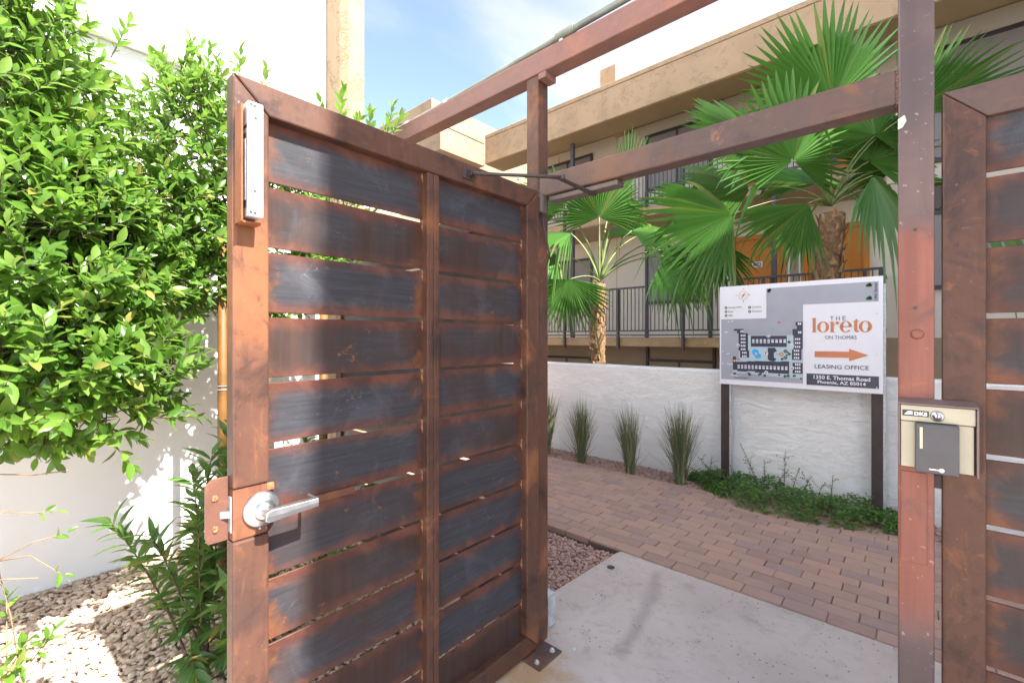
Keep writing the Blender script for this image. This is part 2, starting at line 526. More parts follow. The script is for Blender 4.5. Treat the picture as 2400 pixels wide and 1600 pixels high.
TROWEL = m_trowel()
CONC = m_concrete()
PAVER = m_paver()
ORANGE = m_plain('orange_door_paint', (.55,.19,.012), .5, 0, .08, 3)
BLIND = m_plain('grey_window_blind', (.30,.285,.30), .6, 0, .06, 2)
PRINTW = m_plain('white_sign_print', (.74,.74,.80), .32, 0, .02, 6)
PRINTG = m_plain('grey_map_print', (.34,.35,.41), .3, 0, .04, 6)
PRINTL = m_plain('pale_blue_map_print', (.44,.53,.58), .3, 0, .03, 6)
PRINTN = m_plain('navy_print', (.040,.044,.075), .3, 0, .05, 8)
PRINTO = m_plain('terracotta_print', (.55,.185,.075), .3, 0, .05, 8)
PRINTB = m_plain('pool_blue_print', (.02,.42,.82), .3, 0, .03, 8)
PRINTT = m_plain('green_map_print', (.025,.09,.03), .3, 0, .1, 8)
PRINTR = m_plain('red_map_print', (.6,.05,.04), .3, 0, .03, 8)
PRINTP = m_plain('peach_map_print', (.85,.42,.20), .3, 0, .03, 8)
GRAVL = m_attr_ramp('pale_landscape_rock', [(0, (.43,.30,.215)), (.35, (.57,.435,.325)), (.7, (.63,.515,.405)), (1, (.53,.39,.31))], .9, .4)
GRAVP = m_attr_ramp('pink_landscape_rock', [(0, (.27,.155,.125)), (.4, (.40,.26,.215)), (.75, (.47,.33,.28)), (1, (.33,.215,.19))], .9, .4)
SOIL = m_plain('bare_soil', (.20,.145,.105), .95, 0, .25, 9, .5, 60)
ASPH = m_plain('pale_street_paving', (.52,.475,.43), .9, 0, .10, 4, .2, 80)
FICUS = m_leaf('ficus_leaf', (.054,.132,.022), (.100,.208,.030), (.190,.305,.060), .24, .44, (.30,.50,.06))
SHRUBL = m_leaf('willow_leaf', (.045,.105,.030), (.070,.155,.042), (.11,.22,.055), .38, .35)
PALML = m_leaf('palm_blade', (.028,.090,.015), (.054,.152,.023), (.12,.225,.065), .34, .32, (.24,.46,.04))
PETI = m_plain('palm_petiole', (.17,.22,.07), .5, 0, .25, 5)
TANL = m_stucco('tan_stucco_dimmed_for_sun', (.34,.25,.165), 30, .6)  # tan stucco darkened in its colour so sunlit faces do not burn out
BARK = m_plain('ficus_bark', (.075,.058,.040), .9, 0, .25, 12, .4)
TWIG = m_plain('dry_twig', (.22,.145,.085), .8, 0, .2, 20)
STAKE = m_plain('amber_tree_stake', (.15,.066,.012), .6, 0, .25, 9, .2)
PTRUNK = m_plain('palm_trunk_fibre', (.20,.115,.06), .95, 0, .4, 25, .8, 70)
BOOT = m_attr_ramp('palm_leaf_bases', [(0, (.16,.08,.045)), (.4, (.29,.155,.075)), (.75, (.42,.27,.14)), (1, (.50,.37,.22))], .8, .3, 60, .5)
GRASS = m_attr_ramp('upright_grass_blade', [(0, (.095,.120,.065)), (.55, (.165,.200,.100)), (.85, (.23,.25,.13)), (1, (.42,.35,.20))], .6)
COVER = m_leaf('groundcover_leaf', (.040,.115,.022), (.070,.180,.030), (.13,.27,.050), .45, .35)
STEMR = m_plain('reddish_stem', (.13,.075,.05), .7, 0, .2, 20)
def m_glass():
    t = NT('window_glass')
    return t.set((.10,.10,.105), .08, 0, None, .6)
GLASS = m_glass()

# ================================================================== THE SETTING
def struct(name, mb, mat, label, **k):
    return tag(mb.build(name, mat, None, **k), label, None, None, 'structure')

g = MB(); g.add([(-400,-400,-.09),(400,-400,-.09),(400,400,-.09),(-400,400,-.09)], [(0,1,2,3)])
struct('ground', g, SOIL, 'brown soil under the beds and buildings')
conc_poly = [(-1.36,-.2),(3.0,-.2),(3.0,2.90),(-1.02,2.90),(-1.06,2.79),(-1.10,2.766),(-1.18,2.772),(-1.25,2.775),(-1.34,2.785),
             (-1.44,2.797),(-1.475,2.775),(-1.49,2.735),(-1.497,2.6),(-1.519,2.26),(-1.53,2.07),(-1.56,1.80),(-1.56,1.62),(-1.36,1.60)]
g = MB().prism(conc_poly, XY, -.14, 0.0)
struct('pavement', g, CONC, 'stained grey concrete slab under the open gate', bevel=.006)
g = MB().prism([(-1.36,-30),(60,-30),(60,-.2),(-1.36,-.2)], XY, -.14, -.006)
struct('street_paving', g, ASPH, 'pale paving in front of the gate')
PATH = struct('brick_path', MB().prism([(-6,2.767),(2.6,2.767),(2.6,4.355),(-6,4.355)], XY, -.06, -.004), m_plain('joint_sand', (.13,.095,.08), .95, 0, .2, 60, .3),
              'brick path of reddish pavers between concrete and white wall')
# pavers, running bond along the path: 200 x 100 mm
bm_ = MB().box((-.0984,-.0483,-.045), (.0984,.0483,.0))
brick_me = bm_.mesh('brick', .004, False, 1)
brick_me.materials.append(PAVER)
def seen(x, y, z=0):
    d = Vector((x, y, z)) - Vector((0, 0, 1.45))
    w = d.dot(VF)
    if w <= .1: return None
    return 1200 + 1054*d.dot(VR)/w, 790 - 1054*d.z/w
far = MB()
nb = 0
cand = []
for r in range(16):
    y = 2.765 + .05 + r*.0995
    off = (r % 2)*.1 + (.028 if r % 3 == 1 else 0)
    for k in range(-30, 14):
        x = -.128 - .1 + k*.2 + off
        jit = (random.uniform(-.0015,.0015), random.uniform(-.0015,.0015), random.uniform(-.0018,.0018), random.uniform(-.006,.006))
        cand.append((x, y, jit))
vis = []
for c in cand:
    s = seen(c[0], c[1])
    if s and 1250 < s[0] + 45 and s[0] - 45 < 2400: vis.append(c)
vis.sort(key=lambda c: c[0]**2 + c[1]**2)
near_set = set((c[0], c[1]) for c in vis[:300])
for x, y, j in cand:
    M = Matrix.Translation((x+j[0], y+j[1], .012+j[2])) @ Matrix.Rotation(j[3], 4, 'Z') @ Matrix.Rotation(j[2]*2, 4, 'X')
    if (x, y) in near_set:
        obj('brick', brick_me, None, PATH, M)
    else:
        far.add([M @ v.co for v in brick_me.vertices], [tuple(p.vertices) for p in brick_me.polygons])
fo = far.build('distant_bricks', PAVER, PATH); fo['kind'] = 'stuff'

# ---- landscape rock
ICO_V = None
def stone_variants(n=10):
    out = []
    for k in range(n):
        b = bmesh.new(); bmesh.ops.create_icosphere(b, subdivisions=1, radius=1.0)
        vs = np.array([v.co[:] for v in b.verts]); fs = np.array([[v.index for v in f.verts] for f in b.faces]); b.free()
        for _ in range(5):
            d = RNG.normal(size=3); d /= np.linalg.norm(d); h = RNG.uniform(.45, .8)
            s = vs @ d; m = s > h
            vs[m] -= np.outer(s[m]-h, d)
        vs *= 1 + RNG.normal(0, .05, (len(vs), 1))
        out.append((vs, fs))
    return out
STONES = stone_variants()
def rocks(name, mat, label, inside, bbox, pitch, lo, hi, zfn, flat=(.45,.75), layers=2):
    Vs, Ts, At = [], [], []
    base = 0
    x0, x1, y0, y1 = bbox
    for L in range(layers):
        for x in np.arange(x0, x1, pitch):
            for y in np.arange(y0, y1, pitch):
                px = x + RNG.uniform(-.5,.5)*pitch; py = y + RNG.uniform(-.5,.5)*pitch
                if not inside(px, py): continue
                v, f = STONES[RNG.integers(len(STONES))]
                s = RNG.uniform(lo, hi)*.5
                sc = np.array([s*RNG.uniform(.85,1.25), s*RNG.uniform(.65,.95), s*RNG.uniform(*flat)])
                a = RNG.uniform(0, 2*math.pi)
                ca, sa = math.cos(a), math.sin(a)
                Rz = np.array([[ca,-sa,0],[sa,ca,0],[0,0,1]])
                b = RNG.normal(0, .35); cb, sb = math.cos(b), math.sin(b)
                Rx = np.array([[1,0,0],[0,cb,-sb],[0,sb,cb]])
                w = (v*sc) @ Rx.T @ Rz.T + np.array([px, py, zfn(px, py) + L*hi*.28 + RNG.uniform(-.25,.25)*s])
                Vs.append(w); Ts.append(f + base); At.append(np.full(len(v), RNG.uniform()))
                base += len(v)
    me = tri_mesh(name, np.concatenate(Vs), np.concatenate(Ts), False, np.concatenate(At))
    return tag(obj(name, me, mat), label, None, None, 'stuff')
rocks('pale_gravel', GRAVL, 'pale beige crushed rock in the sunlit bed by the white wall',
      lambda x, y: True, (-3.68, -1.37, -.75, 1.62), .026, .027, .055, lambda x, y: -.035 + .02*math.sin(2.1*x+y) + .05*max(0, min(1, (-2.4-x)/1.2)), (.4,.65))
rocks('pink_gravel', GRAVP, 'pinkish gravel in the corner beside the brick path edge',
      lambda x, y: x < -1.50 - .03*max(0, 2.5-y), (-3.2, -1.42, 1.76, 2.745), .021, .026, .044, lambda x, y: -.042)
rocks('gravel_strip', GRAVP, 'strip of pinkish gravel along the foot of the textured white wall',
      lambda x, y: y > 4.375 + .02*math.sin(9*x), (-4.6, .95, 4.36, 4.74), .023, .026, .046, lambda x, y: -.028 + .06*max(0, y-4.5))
# bed bottoms
g = MB().prism([(-3.75,-1.2),(-1.40,-1.2),(-1.40,1.62),(-1.60,1.66),(-1.60,2.76),(-4.2,2.76),(-4.2,1.9),(-3.75,1.9)], XY, -.088, -.055)
struct('planting_bed', g, m_plain('dusty_bed_soil', (.40,.30,.22), .95, 0, .2, 14, .5, 60), 'soil of the bed behind the open gate')
g = MB().prism([(-6,4.36),(2.6,4.36),(2.6,4.76),(-6,4.76)], XY, -.088, -.035)
struct('wall_bed', g, SOIL, 'soil of the narrow bed below the white wall')

# ---- low white garden wall
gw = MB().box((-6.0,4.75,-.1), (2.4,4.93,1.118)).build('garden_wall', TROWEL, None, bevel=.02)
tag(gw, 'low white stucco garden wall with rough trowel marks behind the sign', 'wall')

# ---- left white building
lb = thing('white_building', (-4.6, -1.0, 0), 'tall white painted building wall on the left behind the ficus trees', 'building')
MB().box((-6.0,-6.0,-.1), (-3.68,1.757,3.262)).build('wall', WHITEP, lb)
MB().box((-6.0,-6.0,3.264), (-3.615,1.757,3.398)).build('drip_band', WHITEP, lb, bevel=.006)
MB().box((-6.0,-6.0,3.404), (-3.618,1.757,7.6)).build('upper_wall', WHITEP, lb)
pil = [(-3.9,1.759),(-3.40,1.759),(-3.325,1.80),(-3.316,1.93),(-3.9,1.95)]
MB().prism(pil, XY, -.1, 7.6).build('pilaster', TANL, lb, bevel=.012)['label'] = 'tan stucco corner pilaster'

# ---- apartment building facing the court
ab = thing('apartment_building', (-2.0, 10.3, 0), 'two-storey apartment building with tan fascia, railed walkways and orange doors', 'building')
MB().box((-8.4,10.3,1.44), (8,15,6.58)).build('wall', OFFW, ab)
MB().box((-8.4,10.302,-.1), (8,15,1.438)).build('lower_wall', TAUPEW, ab)
fa = MB().box((-8.43,8.4,6.02), (8,9.12,6.67)).build('fascia', TAN, ab, bevel=.01)
MB().box((-8.43,8.385,6.674), (8,9.12,6.765)).build('coping', TAN, fa, bevel=.01)
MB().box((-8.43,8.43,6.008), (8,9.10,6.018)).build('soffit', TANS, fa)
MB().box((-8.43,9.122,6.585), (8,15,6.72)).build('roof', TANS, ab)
MB().box((-5.62,9.5,6.5), (-5.20,10.4,7.87)).build('roof_box', TAN, ab, bevel=.01)
for x in (-7.4, -5.6, -1.95, .2, 2.6):
    MB().box((x-.006,10.294,1.44), (x+.006,10.3,6.5)).build('panel_joint', TAUPEW, ab)

bal_me = MB().box((-.0075,-.0075,0), (.0075,.0075,.915)).mesh('baluster'); bal_me.materials.append(RAILM)
def walkway(dz, x0, x1):
    s = MB().box((x0,8.84,1.262+dz), (x1,10.299,1.44+dz)).build('walkway_slab', TAN if dz == 0 else TAN, ab, bevel=.006)
    MB().box((x0+.02,8.86,1.252+dz), (x1-.02,10.29,1.260+dz)).build('underside', TAUPEW, s)
    rl = MB()
    rl.box((x0,8.77,2.475+dz), (x1,8.815,2.51+dz)); rl.box((x0,8.777,1.568+dz), (x1,8.807,1.60+dz)); rl.box((x0,8.777,1.482+dz), (x1,8.807,1.508+dz))
    ra = rl.build('railing', RAILM, ab)
    for x in np.arange(-7.57, x1+.1, 1.405):
        if x0 < x < x1: MB().box((x-.022,8.768,1.19+dz), (x+.022,8.838,2.474+dz)).build('rail_post', RAILM, ra)
    x = x0 + .05
    while x < x1 - .03:
        obj('baluster', bal_me, None, ra, Matrix.Translation((x, 8.792, 1.57+dz)))
        x += .0868
    # return rail
    rt = MB()
    rt.box((x1-.04,8.816,2.475+dz), (x1,10.28,2.51+dz)); rt.box((x1-.035,8.816,1.568+dz), (x1-.005,10.28,1.60+dz))
    r2 = rt.build('return_railing', RAILM, ab)
    MB().box((x1-.05,8.766,1.19+dz), (x1+.006,8.82,2.474+dz)).build('rail_post', RAILM, r2)
    y = 8.9
    while y < 10.25:
        obj('baluster', bal_me, None, r2, Matrix.Translation((x1-.02, y, 1.57+dz))); y += .0868
walkway(0.0, -8.4, -.33)
walkway(2.71, -8.4, -.33)
for x in (-6.0, -1.80, 2.40):
    MB().box((x-.04,8.86,4.15), (x+.04,8.94,6.02)).build('roof_column', RAILM, ab)
    MB().box((x-.04,8.86,1.44), (x+.04,8.94,3.96)).build('roof_column', RAILM, ab)
def window(x0, x1, z0, z1, pane=BLIND, trim_to=None):
    w = MB()
    w.box((x0,10.25,z0), (x0+.06,10.3,z1)); w.box((x1-.06,10.25,z0), (x1,10.3,z1))
    w.box((x0+.06,10.25,z0), (x1-.06,10.3,z0+.07)); w.box((x0+.06,10.25,z1-.06), (x1-.06,10.3,z1))
    o = w.build('window', DARKM if z0 < 1 else RAILM, ab)
    MB().box((x0+.06,10.285,z0+.07), (x1-.06,10.296,z1-.06)).build('blind', pane, o)
    xm = (x0+x1)/2
    MB().box((xm-.02,10.262,z0+.07), (xm+.02,10.284,z1-.06)).build('mullion', RAILM, o)
    if trim_to is not None:
        for xx in (x0-.004, x1-.066):
            MB().box((xx,10.245,trim_to), (xx+.07,10.299,z0-.002)).build('side_trim', RAILM, o)
window(-4.82, -3.28, 2.24, 3.55, trim_to=1.44)
window(-7.9, -6.3, 2.24, 3.55, trim_to=1.44)
window(-4.82, -3.28, 4.95, 6.30, trim_to=4.16)
window(-7.9, -6.3, 4.95, 6.30, trim_to=4.16)
window(-4.80, -3.20, -.05, .93, TAUPEW)
window(-7.9, -6.35, -.05, .93, TAUPEW)
for xx in (-4.80, -3.26):
    MB().box((xx,10.25,.932), (xx+.06,10.3,1.25)).build('window_trim', DARKM, ab)
window(.10, 2.9, 4.35, 6.24)
window(.10, 2.9, 2.24, 3.55, trim_to=1.44)
def door(x0, x1, dz, num=None):
    z0, z1 = 1.445+dz, (3.55 if dz == 0 else 3.22)+dz
    f = MB()
    f.box((x0,10.24,z0), (x0+.09,10.3,z1)); f.box((x1-.09,10.24,z0), (x1,10.3,z1)); f.box((x0+.09,10.24,z1-.09), (x1-.09,10.3,z1))
    o = f.build('door', ORANGE, ab)
    MB().box((x0+.09,10.275,z0), (x1-.09,10.297,z1-.09)).build('door_leaf', ORANGE, o, bevel=.004)
    MB().box((x0+.15,10.235,z0+.98), (x0+.24,10.274,z0+1.19)).build('keypad_lock', BLACK, o, bevel=.008)
    return o
d602 = door(-2.90, -1.87, 0); door(-1.585, -.57, 0); door(-2.90, -1.87, 2.71); door(-1.585, -.57, 2.71)
MB().box((-1.84,10.27,1.445), (-1.80,10.3,3.6)).build('door_trim', WHITEP, ab); MB().box((-1.655,10.27,1.445), (-1.615,10.3,3.6)).build('door_trim', WHITEP, ab)
MB().box((-1.80,10.285,1.445), (-1.655,10.3,3.6)).build('door_infill', TAUPEW, ab)

def text_mesh(s, w=None, h=None, bold=0.0, spacing=1.0):
    """flat lettering mesh, origin at its lower left, scaled to w x h"""
    cu = bpy.data.curves.new('lettering', 'FONT')
    cu.body = s; cu.size = 1.0; cu.offset = bold; cu.space_character = spacing; cu.resolution_u = 3
    ob = bpy.data.objects.new('lettering', cu)
    me = bpy.data.meshes.new_from_object(ob)
    bpy.data.objects.remove(ob); bpy.data.curves.remove(cu)
    co = np.zeros(len(me.vertices)*3, np.float32); me.vertices.foreach_get('co', co); co = co.reshape(-1, 3)
    mn, mx = co.min(0), co.max(0)
    sx = w/(mx[0]-mn[0]) if w else h/(mx[1]-mn[1]); sy = h/(mx[1]-mn[1]) if h else sx
    co[:, 0] = (co[:, 0]-mn[0])*sx; co[:, 1] = (co[:, 1]-mn[1])*sy; co[:, 2] = 0
    me.vertices.foreach_set('co', co.ravel()); me.update()
    return me
FACE_S = Matrix(((1,0,0,0),(0,0,-1,0),(0,1,0,0),(0,0,0,1)))    # lettering that faces the street side
np_ = MB().box((-2.475,10.262,2.885), (-2.285,10.274,3.0)).build('number_plate', WHITEP, d602)
obj('number', text_mesh('602', .15, .075, .02), BLACK, d602, Matrix.Translation((-2.455,10.260,2.905)) @ FACE_S)

# ---- wing across the court (left end)
cw = thing('courtyard_wing', (-9.5, 7.5, 0), 'sunlit tan stucco wing closing the far left end of the court', 'building')
MB().box((-9.3,6.9,5.95), (-8.435,8.38,6.53)).build('fascia', TANL, cw, bevel=.01)
MB().box((-9.3,6.885,6.534), (-8.42,8.38,6.62)).build('coping', TANL, cw, bevel=.01)
MB().box((-12.5,7.4,5.9), (-9.4,12,7.72)).build('parapet', TANL, cw, bevel=.02)
MB().box((-13,2.2,-.1), (-10.0,12,5.9)).build('wall', OFFW, cw)
MB().box((-9.98,2.2,3.97), (-8.5,8.3,4.14)).build('walkway_slab', TANL, cw)
MB().box((-9.98,2.2,1.262), (-8.5,8.3,1.44)).build('walkway_slab', TANL, cw)
rr = MB(); rr.box((-8.52,2.2,5.18), (-8.48,8.3,5.21)); rr.box((-8.515,2.2,4.2), (-8.485,8.3,4.23)); rr = rr.build('railing', RAILM, cw)
y = 2.25
while y < 8.28:
    obj('baluster', bal_me, None, rr, Matrix.Translation((-8.5, y, 4.27))); y += .0868
MB().box((-9.99,3.2,4.9), (-9.96,6.0,5.7)).build('window', BLIND, cw)

# ---- unseen wing on the right, added as likely caster of the courtyard shade
sw = thing('unseen_wing', (6, 4, 0), 'unseen white wing added beyond the right edge to shade the court', 'building')
MB().box((3.1,.915,-.1), (13,8.0,7.6)).build('wall', WHITEP, sw)  # white so that it bounces light into the court
MB().box((3.06,.88,7.602), (13.05,8.05,7.72)).build('coping', TAN, sw, bevel=.01)

# ================================================================== GATE FRAME
gf = thing('gate_frame', (-.66, 1.70, 0), 'rusted steel portal of posts, lintel and high beam around the gate opening', 'gate frame')
MB().box((-1.384,1.66,.006), (-1.311,1.735,2.682)).build('hinge_post', STEEL, gf, .005)
pst = MB().box((-.030,1.66,.006), (.045,1.735,2.682)).build('latch_post', POST, gf, .005)
pst['label'] = 'upright post with red primed middle'
lin = MB().box((-1.3095,1.662,2.105), (-.0315,1.733,2.204)).build('lintel', STEELH, gf, .006)
bmv = MB().box((-3.31,1.655,2.684), (3.0,1.74,2.785)).build('high_beam', UPPER, gf, .005)
MB().box((-1.31,1.656,2.655), (-1.265,1.738,2.6835)).build('gusset', UPPER, bmv, .003)
def lumps(pts, r, seed=0):
    m = MB()
    rnd = random.Random(seed)
    for p in pts:
        b = bmesh.new(); bmesh.ops.create_icosphere(b, subdivisions=1, radius=1)
        q = r*rnd.uniform(.7, 1.3)
        m.add([(p[0]+v.co.x*q, p[1]+v.co.y*q, p[2]+v.co.z*q*rnd.uniform(.9,1.5)) for v in b.verts], [tuple(v.index for v in f.verts) for f in b.faces]); b.free()
    return m
lumps([(-.031, 1.664, 2.108+.0075*k) for k in range(13)] + [(-.031, 1.664+.009*k, 2.106) for k in range(8)], .005, 3).build('weld_bead', STEELH, lin, 0, True)
lumps([(-1.310, 1.664, 2.108+.008*k) for k in range(12)], .005, 4).build('weld_bead', STEELH, lin, 0, True)
# base plate and its bolts
bp = MB().box((-1.40,1.535,.0), (-1.205,1.70,.0085)).build('base_plate', STEELH, gf, .002)
for bx_, by_ in ((-1.237,1.668), (-1.243,1.562)):
    b = MB().lathe([(0,.013),(.003,.013),(.0031,.0085),(.011,.0085),(.013,.006)], (bx_,by_,.0085), (0,0,1), 6)
    b.build('bolt', GALV, bp)
# holes and patch plate on the latch post
for z in (1.745, 1.53):
    MB().lathe([(0,.0045),(.0012,.0045)], (.006,1.6602,z), (0,-1,0), 14).build('bolt_hole', BLACK, pst)
MB().lathe([(0,.014),(.004,.013),(.006,.008)], (.010,1.6602,1.458), (0,-1,0), 18).build('plug', POST, pst, 0, True)
MB().box((-.024,1.6575,.83), (.030,1.6598,1.08)).build('patch_plate', POST, pst, .001)
pt = MB().prism([(-.0295,2.058),(-.016,2.066),(-.012,2.05),(-.02,2.034),(-.0295,2.03)], XZ, 1.6575, 1.6598).build('paper_scrap', m_plain('pale_tape', (.62,.64,.42), .8), pst)

# conduit above the beam
cd = thing('conduit', (-1.5, 1.70, 2.785), 'weathered grey conduit pipe running along the top of the high beam', 'pipe')
MB().tube([(-3.30,1.700,2.803),(-2.3,1.700,2.806),(-1.7,1.700,2.818),(-1.19,1.700,2.838),(-.6,1.70,2.852),(.4,1.70,2.86),(3.0,1.70,2.87)], .0145, 12).build('pipe', PIPE, cd, 0, True)
MB().tube([(-1.235,1.700,2.837),(-1.185,1.700,2.839),(-1.135,1.700,2.841)], [.021,.023,.021], 12).build('coupling', PIPE, cd, .003)
for x, z in ((-2.02,2.812), (-2.40,2.8055)):
    MB().tube([(x-.012,1.70,z),(x+.012,1.70,z+.0005)], .0195, 12).build('strap', GALV, cd)
MB().box((-1.215,1.69,2.786), (-1.195,1.71,2.822)).build('pipe_foot', GALV, cd)

# ================================================================== FENCE PANELS
def fence_panel(name, x0, x1, label, nsl=11, ztop=2.103, slat_z=2.042, pitch=.1815, h=.167, stile=.082, smat=None):
    t = thing(name, ((x0+x1)/2, 1.69, 0), label, 'fence panel', 'fixed steel fence panels')
    zb = .03
    fr = .088
    y0, y1 = 1.664, 1.714
    MB().prism([(x0,zb),(x0+stile,zb+fr),(x0+stile,ztop-fr),(x0,ztop)], XZ, y0, y1).build('stile', STEEL, t, .0045)
    MB().prism([(x1,zb),(x1,ztop),(x1-stile,ztop-fr),(x1-stile,zb+fr)], XZ, y0, y1).build('stile', STEEL, t, .0045)
    MB().prism([(x0+.0015,ztop),(x0+stile+.0015,ztop-fr),(x1-stile-.0015,ztop-fr),(x1-.0015,ztop)], XZ, y0, y1).build('rail', STEELH, t, .0045)
    MB().prism([(x0+.0015,zb),(x1-.0015,zb),(x1-stile-.0015,zb+fr),(x0+stile+.0015,zb+fr)], XZ, y0, y1).build('rail', STEELH, t, .0045)
    me = MB().box((-(x1-x0)/2+stile-.006,-.004,-h/2), ((x1-x0)/2-stile+.006,.004,h/2)).mesh('slat', .0012, False, 1)
    me.materials.append(smat)
    for k in range(nsl):
        zc = slat_z - h/2 - k*pitch
        obj('slat', me, None, t, Matrix.Translation(((x0+x1)/2, 1.6835+random.uniform(-.001,.001), zc)))
    return t
fr_ = fence_panel('fence_panel', .060, 1.02, 'rusted steel slat fence panel right of the card reader post', smat=SLATF)
MB().box((.0455,1.68,1.04), (.0595,1.71,1.075)).build('spacer', DARKM, fr_)
MB().box((.0455,1.68,1.80), (.0595,1.71,1.86)).build('spacer', DARKM, fr_)
fence_panel('fence_panel', -3.28, -1.392, 'rusted steel slat fence panel glimpsed through the gaps of the open gate', smat=SLATL)

# ================================================================== THE OPEN GATE LEAF
gt = thing('entry_gate', (-1.315, 1.64, 0), 'open rusted steel gate leaf with horizontal slats and a chrome lever', 'gate')
X0, X1 = -1.340, -1.290           # back and front face
Ya, Yb, Yc, Yd = .382, .469, 1.553, 1.638
ZB, ZT = .020, 2.125
RH = .083
# latch stile in three pieces: the lock case in the middle sits a little back
MB().prism([(Ya,ZT),(Ya,1.062),(Yb,1.062),(Yb,ZT-RH)], YZ, X0, X1).build('latch_stile', STEEL, gt, .005)
MB().prism([(Ya,.925),(Ya,ZB),(Yb,ZB+RH),(Yb,.925)], YZ, X0, X1).build('latch_stile', STEEL, gt, .005)
lc = MB().box((X0+.002,Ya+.002,.9265), (X1-.006,Yb-.002,1.0605)).build('lock_case', m_steel('sun_tinted_lock_case_steel', dark=(.10,.045,.028), mid=(.17,.07,.040), rust=(.27,.115,.05)), gt, .003)  # brighter copper steel: a sunlit tone put into the colour
MB().prism([(Yd,ZT),(Yc,ZT-RH),(Yc,ZB+RH),(Yd,ZB)], YZ, X0, X1).build('hinge_stile', STEEL, gt, .005)
MB().prism([(Ya+.002,ZT),(Yb+.002,ZT-RH),(Yc-.002,ZT-RH),(Yd-.002,ZT)], YZ, X0, X1).build('rail', STEEL, gt, .005)
MB().prism([(Ya+.002,ZB),(Yd-.002,ZB),(Yc-.002,ZB+RH),(Yb+.002,ZB+RH)], YZ, X0, X1).build('rail', STEEL, gt, .005)
mu = MB(); mu.box((X0,1.000,ZB+RH+.001), (X1-.004,1.0265,ZT-RH-.001)); mu.box((X0,1.0285,ZB+RH+.001), (X1-.005,1.055,ZT-RH-.001))
mul = mu.build('mullion', STEEL, gt, .003)
SLW = .166
ROTS = Matrix.Rotation(R(90), 4, 'Z')
for (ya, yb) in ((Yb-.004, 1.002), (1.053, Yc+.004)):
    L = yb - ya
    me = MB().box((-L/2,-.004,-SLW/2), (L/2,.004,SLW/2)).mesh('slat', .0012, False, 1)
    me.materials.append(SLAT)
    for k in range(11):
        zc = 2.044 - SLW/2 - k*.1805
        o = obj('slat', me, None, gt, Matrix.Translation((X0+.010, (ya+yb)/2, zc + random.uniform(-.0015,.0015))) @ Matrix.Rotation(random.uniform(-.002,.002), 4, 'X') @ ROTS)
bead_me = lumps([(0, random.uniform(-.002,.002), .006*k) for k in range(-3, 4)], .0045, 9).mesh('weld_bead', 0, True)
bead_me.materials.append(WELD)
for k in range(11):
    z = 2.044 - k*.1805
    for yy, dz in ((Yc-.001, .004), (1.000, -.012)):
        obj('weld_bead', bead_me, None, gt, Matrix.Translation((X0+.016, yy, z+dz)) @ Matrix.Scale(random.uniform(.8,1.25), 4))
# latch guard plate, latch bolt and face plate
gp = MB().prism([(.330,.945),(.337,.926),(.383,.926),(.383,1.090),(.345,1.090),(.330,1.075)], YZ, -1.330, -1.324).build('latch_guard', m_steel('copper_toned_guard', dark=(.085,.042,.033), mid=(.13,.062,.045), rust=(.24,.105,.048), rl=(.25,.45)), gt, .0015)
for z in (1.04, .962):
    lumps([(-1.323, .352+.004*math.cos(a), z+.005*math.sin(a)) for a in np.arange(0, 6.3, .7)], .0042, int(z*100)).build('weld_bead', WELD, gp, 0, True)
MB().box((-1.328,Ya-.0005,.947), (-1.304,Ya+.0018,1.040)).build('strike_face', GALV, gt, .001)
MB().prism([(-1.323,Ya-.0008),(-1.309,Ya-.0008),(-1.323,Ya-.020)], XY, .985, 1.003).build('latch_bolt', CHROME, gt, .001)
# lever handle
lv = MB().lathe([(0,.047),(.004,.047),(.010,.043),(.014,.034),(.017,.026),(.024,.024),(.032,.018)], (X1-.006,.452,.993), (1,0,0), 40).build('lever_handle', CHROME, gt, .0, True)
a = MB()
a.tube([(X1+.018,.452,.993),(X1+.040,.452,.993),(X1+.056,.453,.993),(X1+.063,.458,.993)], [.0145,.0135,.0125,.012], 20)
a.build('spindle', CHROME, lv, 0, True)
a = MB()
prof = [(.436,.0105),(.445,.0165),(.455,.0175),(.50,.0150),(.545,.0135),(.566,.0130),(.572,.0128)]
vs, fs = [], []
for y_, hz in prof:
    zc = .993 + (y_-.45)*.03
    for dx, dz in ((.0575,-hz),(.0690,-hz*.9),(.0710,0),(.0690,hz*.9),(.0575,hz),(.0560,0)):
        vs.append((X1+dx, y_, zc+dz))
for i in range(len(prof)-1):
    for k in range(6):
        k2 = (k+1) % 6; fs.append((i*6+k, i*6+k2, (i+1)*6+k2, (i+1)*6+k))
fs.append(tuple(range(6))); fs.append(tuple(range((len(prof)-1)*6, len(prof)*6)))
a.add(vs, fs).build('lever', CHROME, lv, .0018)
zc = .993 + (.568-.45)*.03
MB().box((X1+.012,.563,zc-.0125), (X1+.060,.572,zc+.0125)).build('lever_return', CHROME, lv, .003)
MB().lathe([(0,.003),(.003,.003)], (X1-.004,.446,.944), (1,0,0), 10).build('set_screw', GALV, lv)
# flat bar closing the gap beside the lock
MB().box((X0+.0145,Yb-.002,.958), (X0+.0205,.735,.980)).build('gap_bar', STEEL, gt, .001)
MB().box((X0+.0145,Yb-.002,1.030), (X0+.026,.492,1.052)).build('tack_plate', WELD, gt, .004)
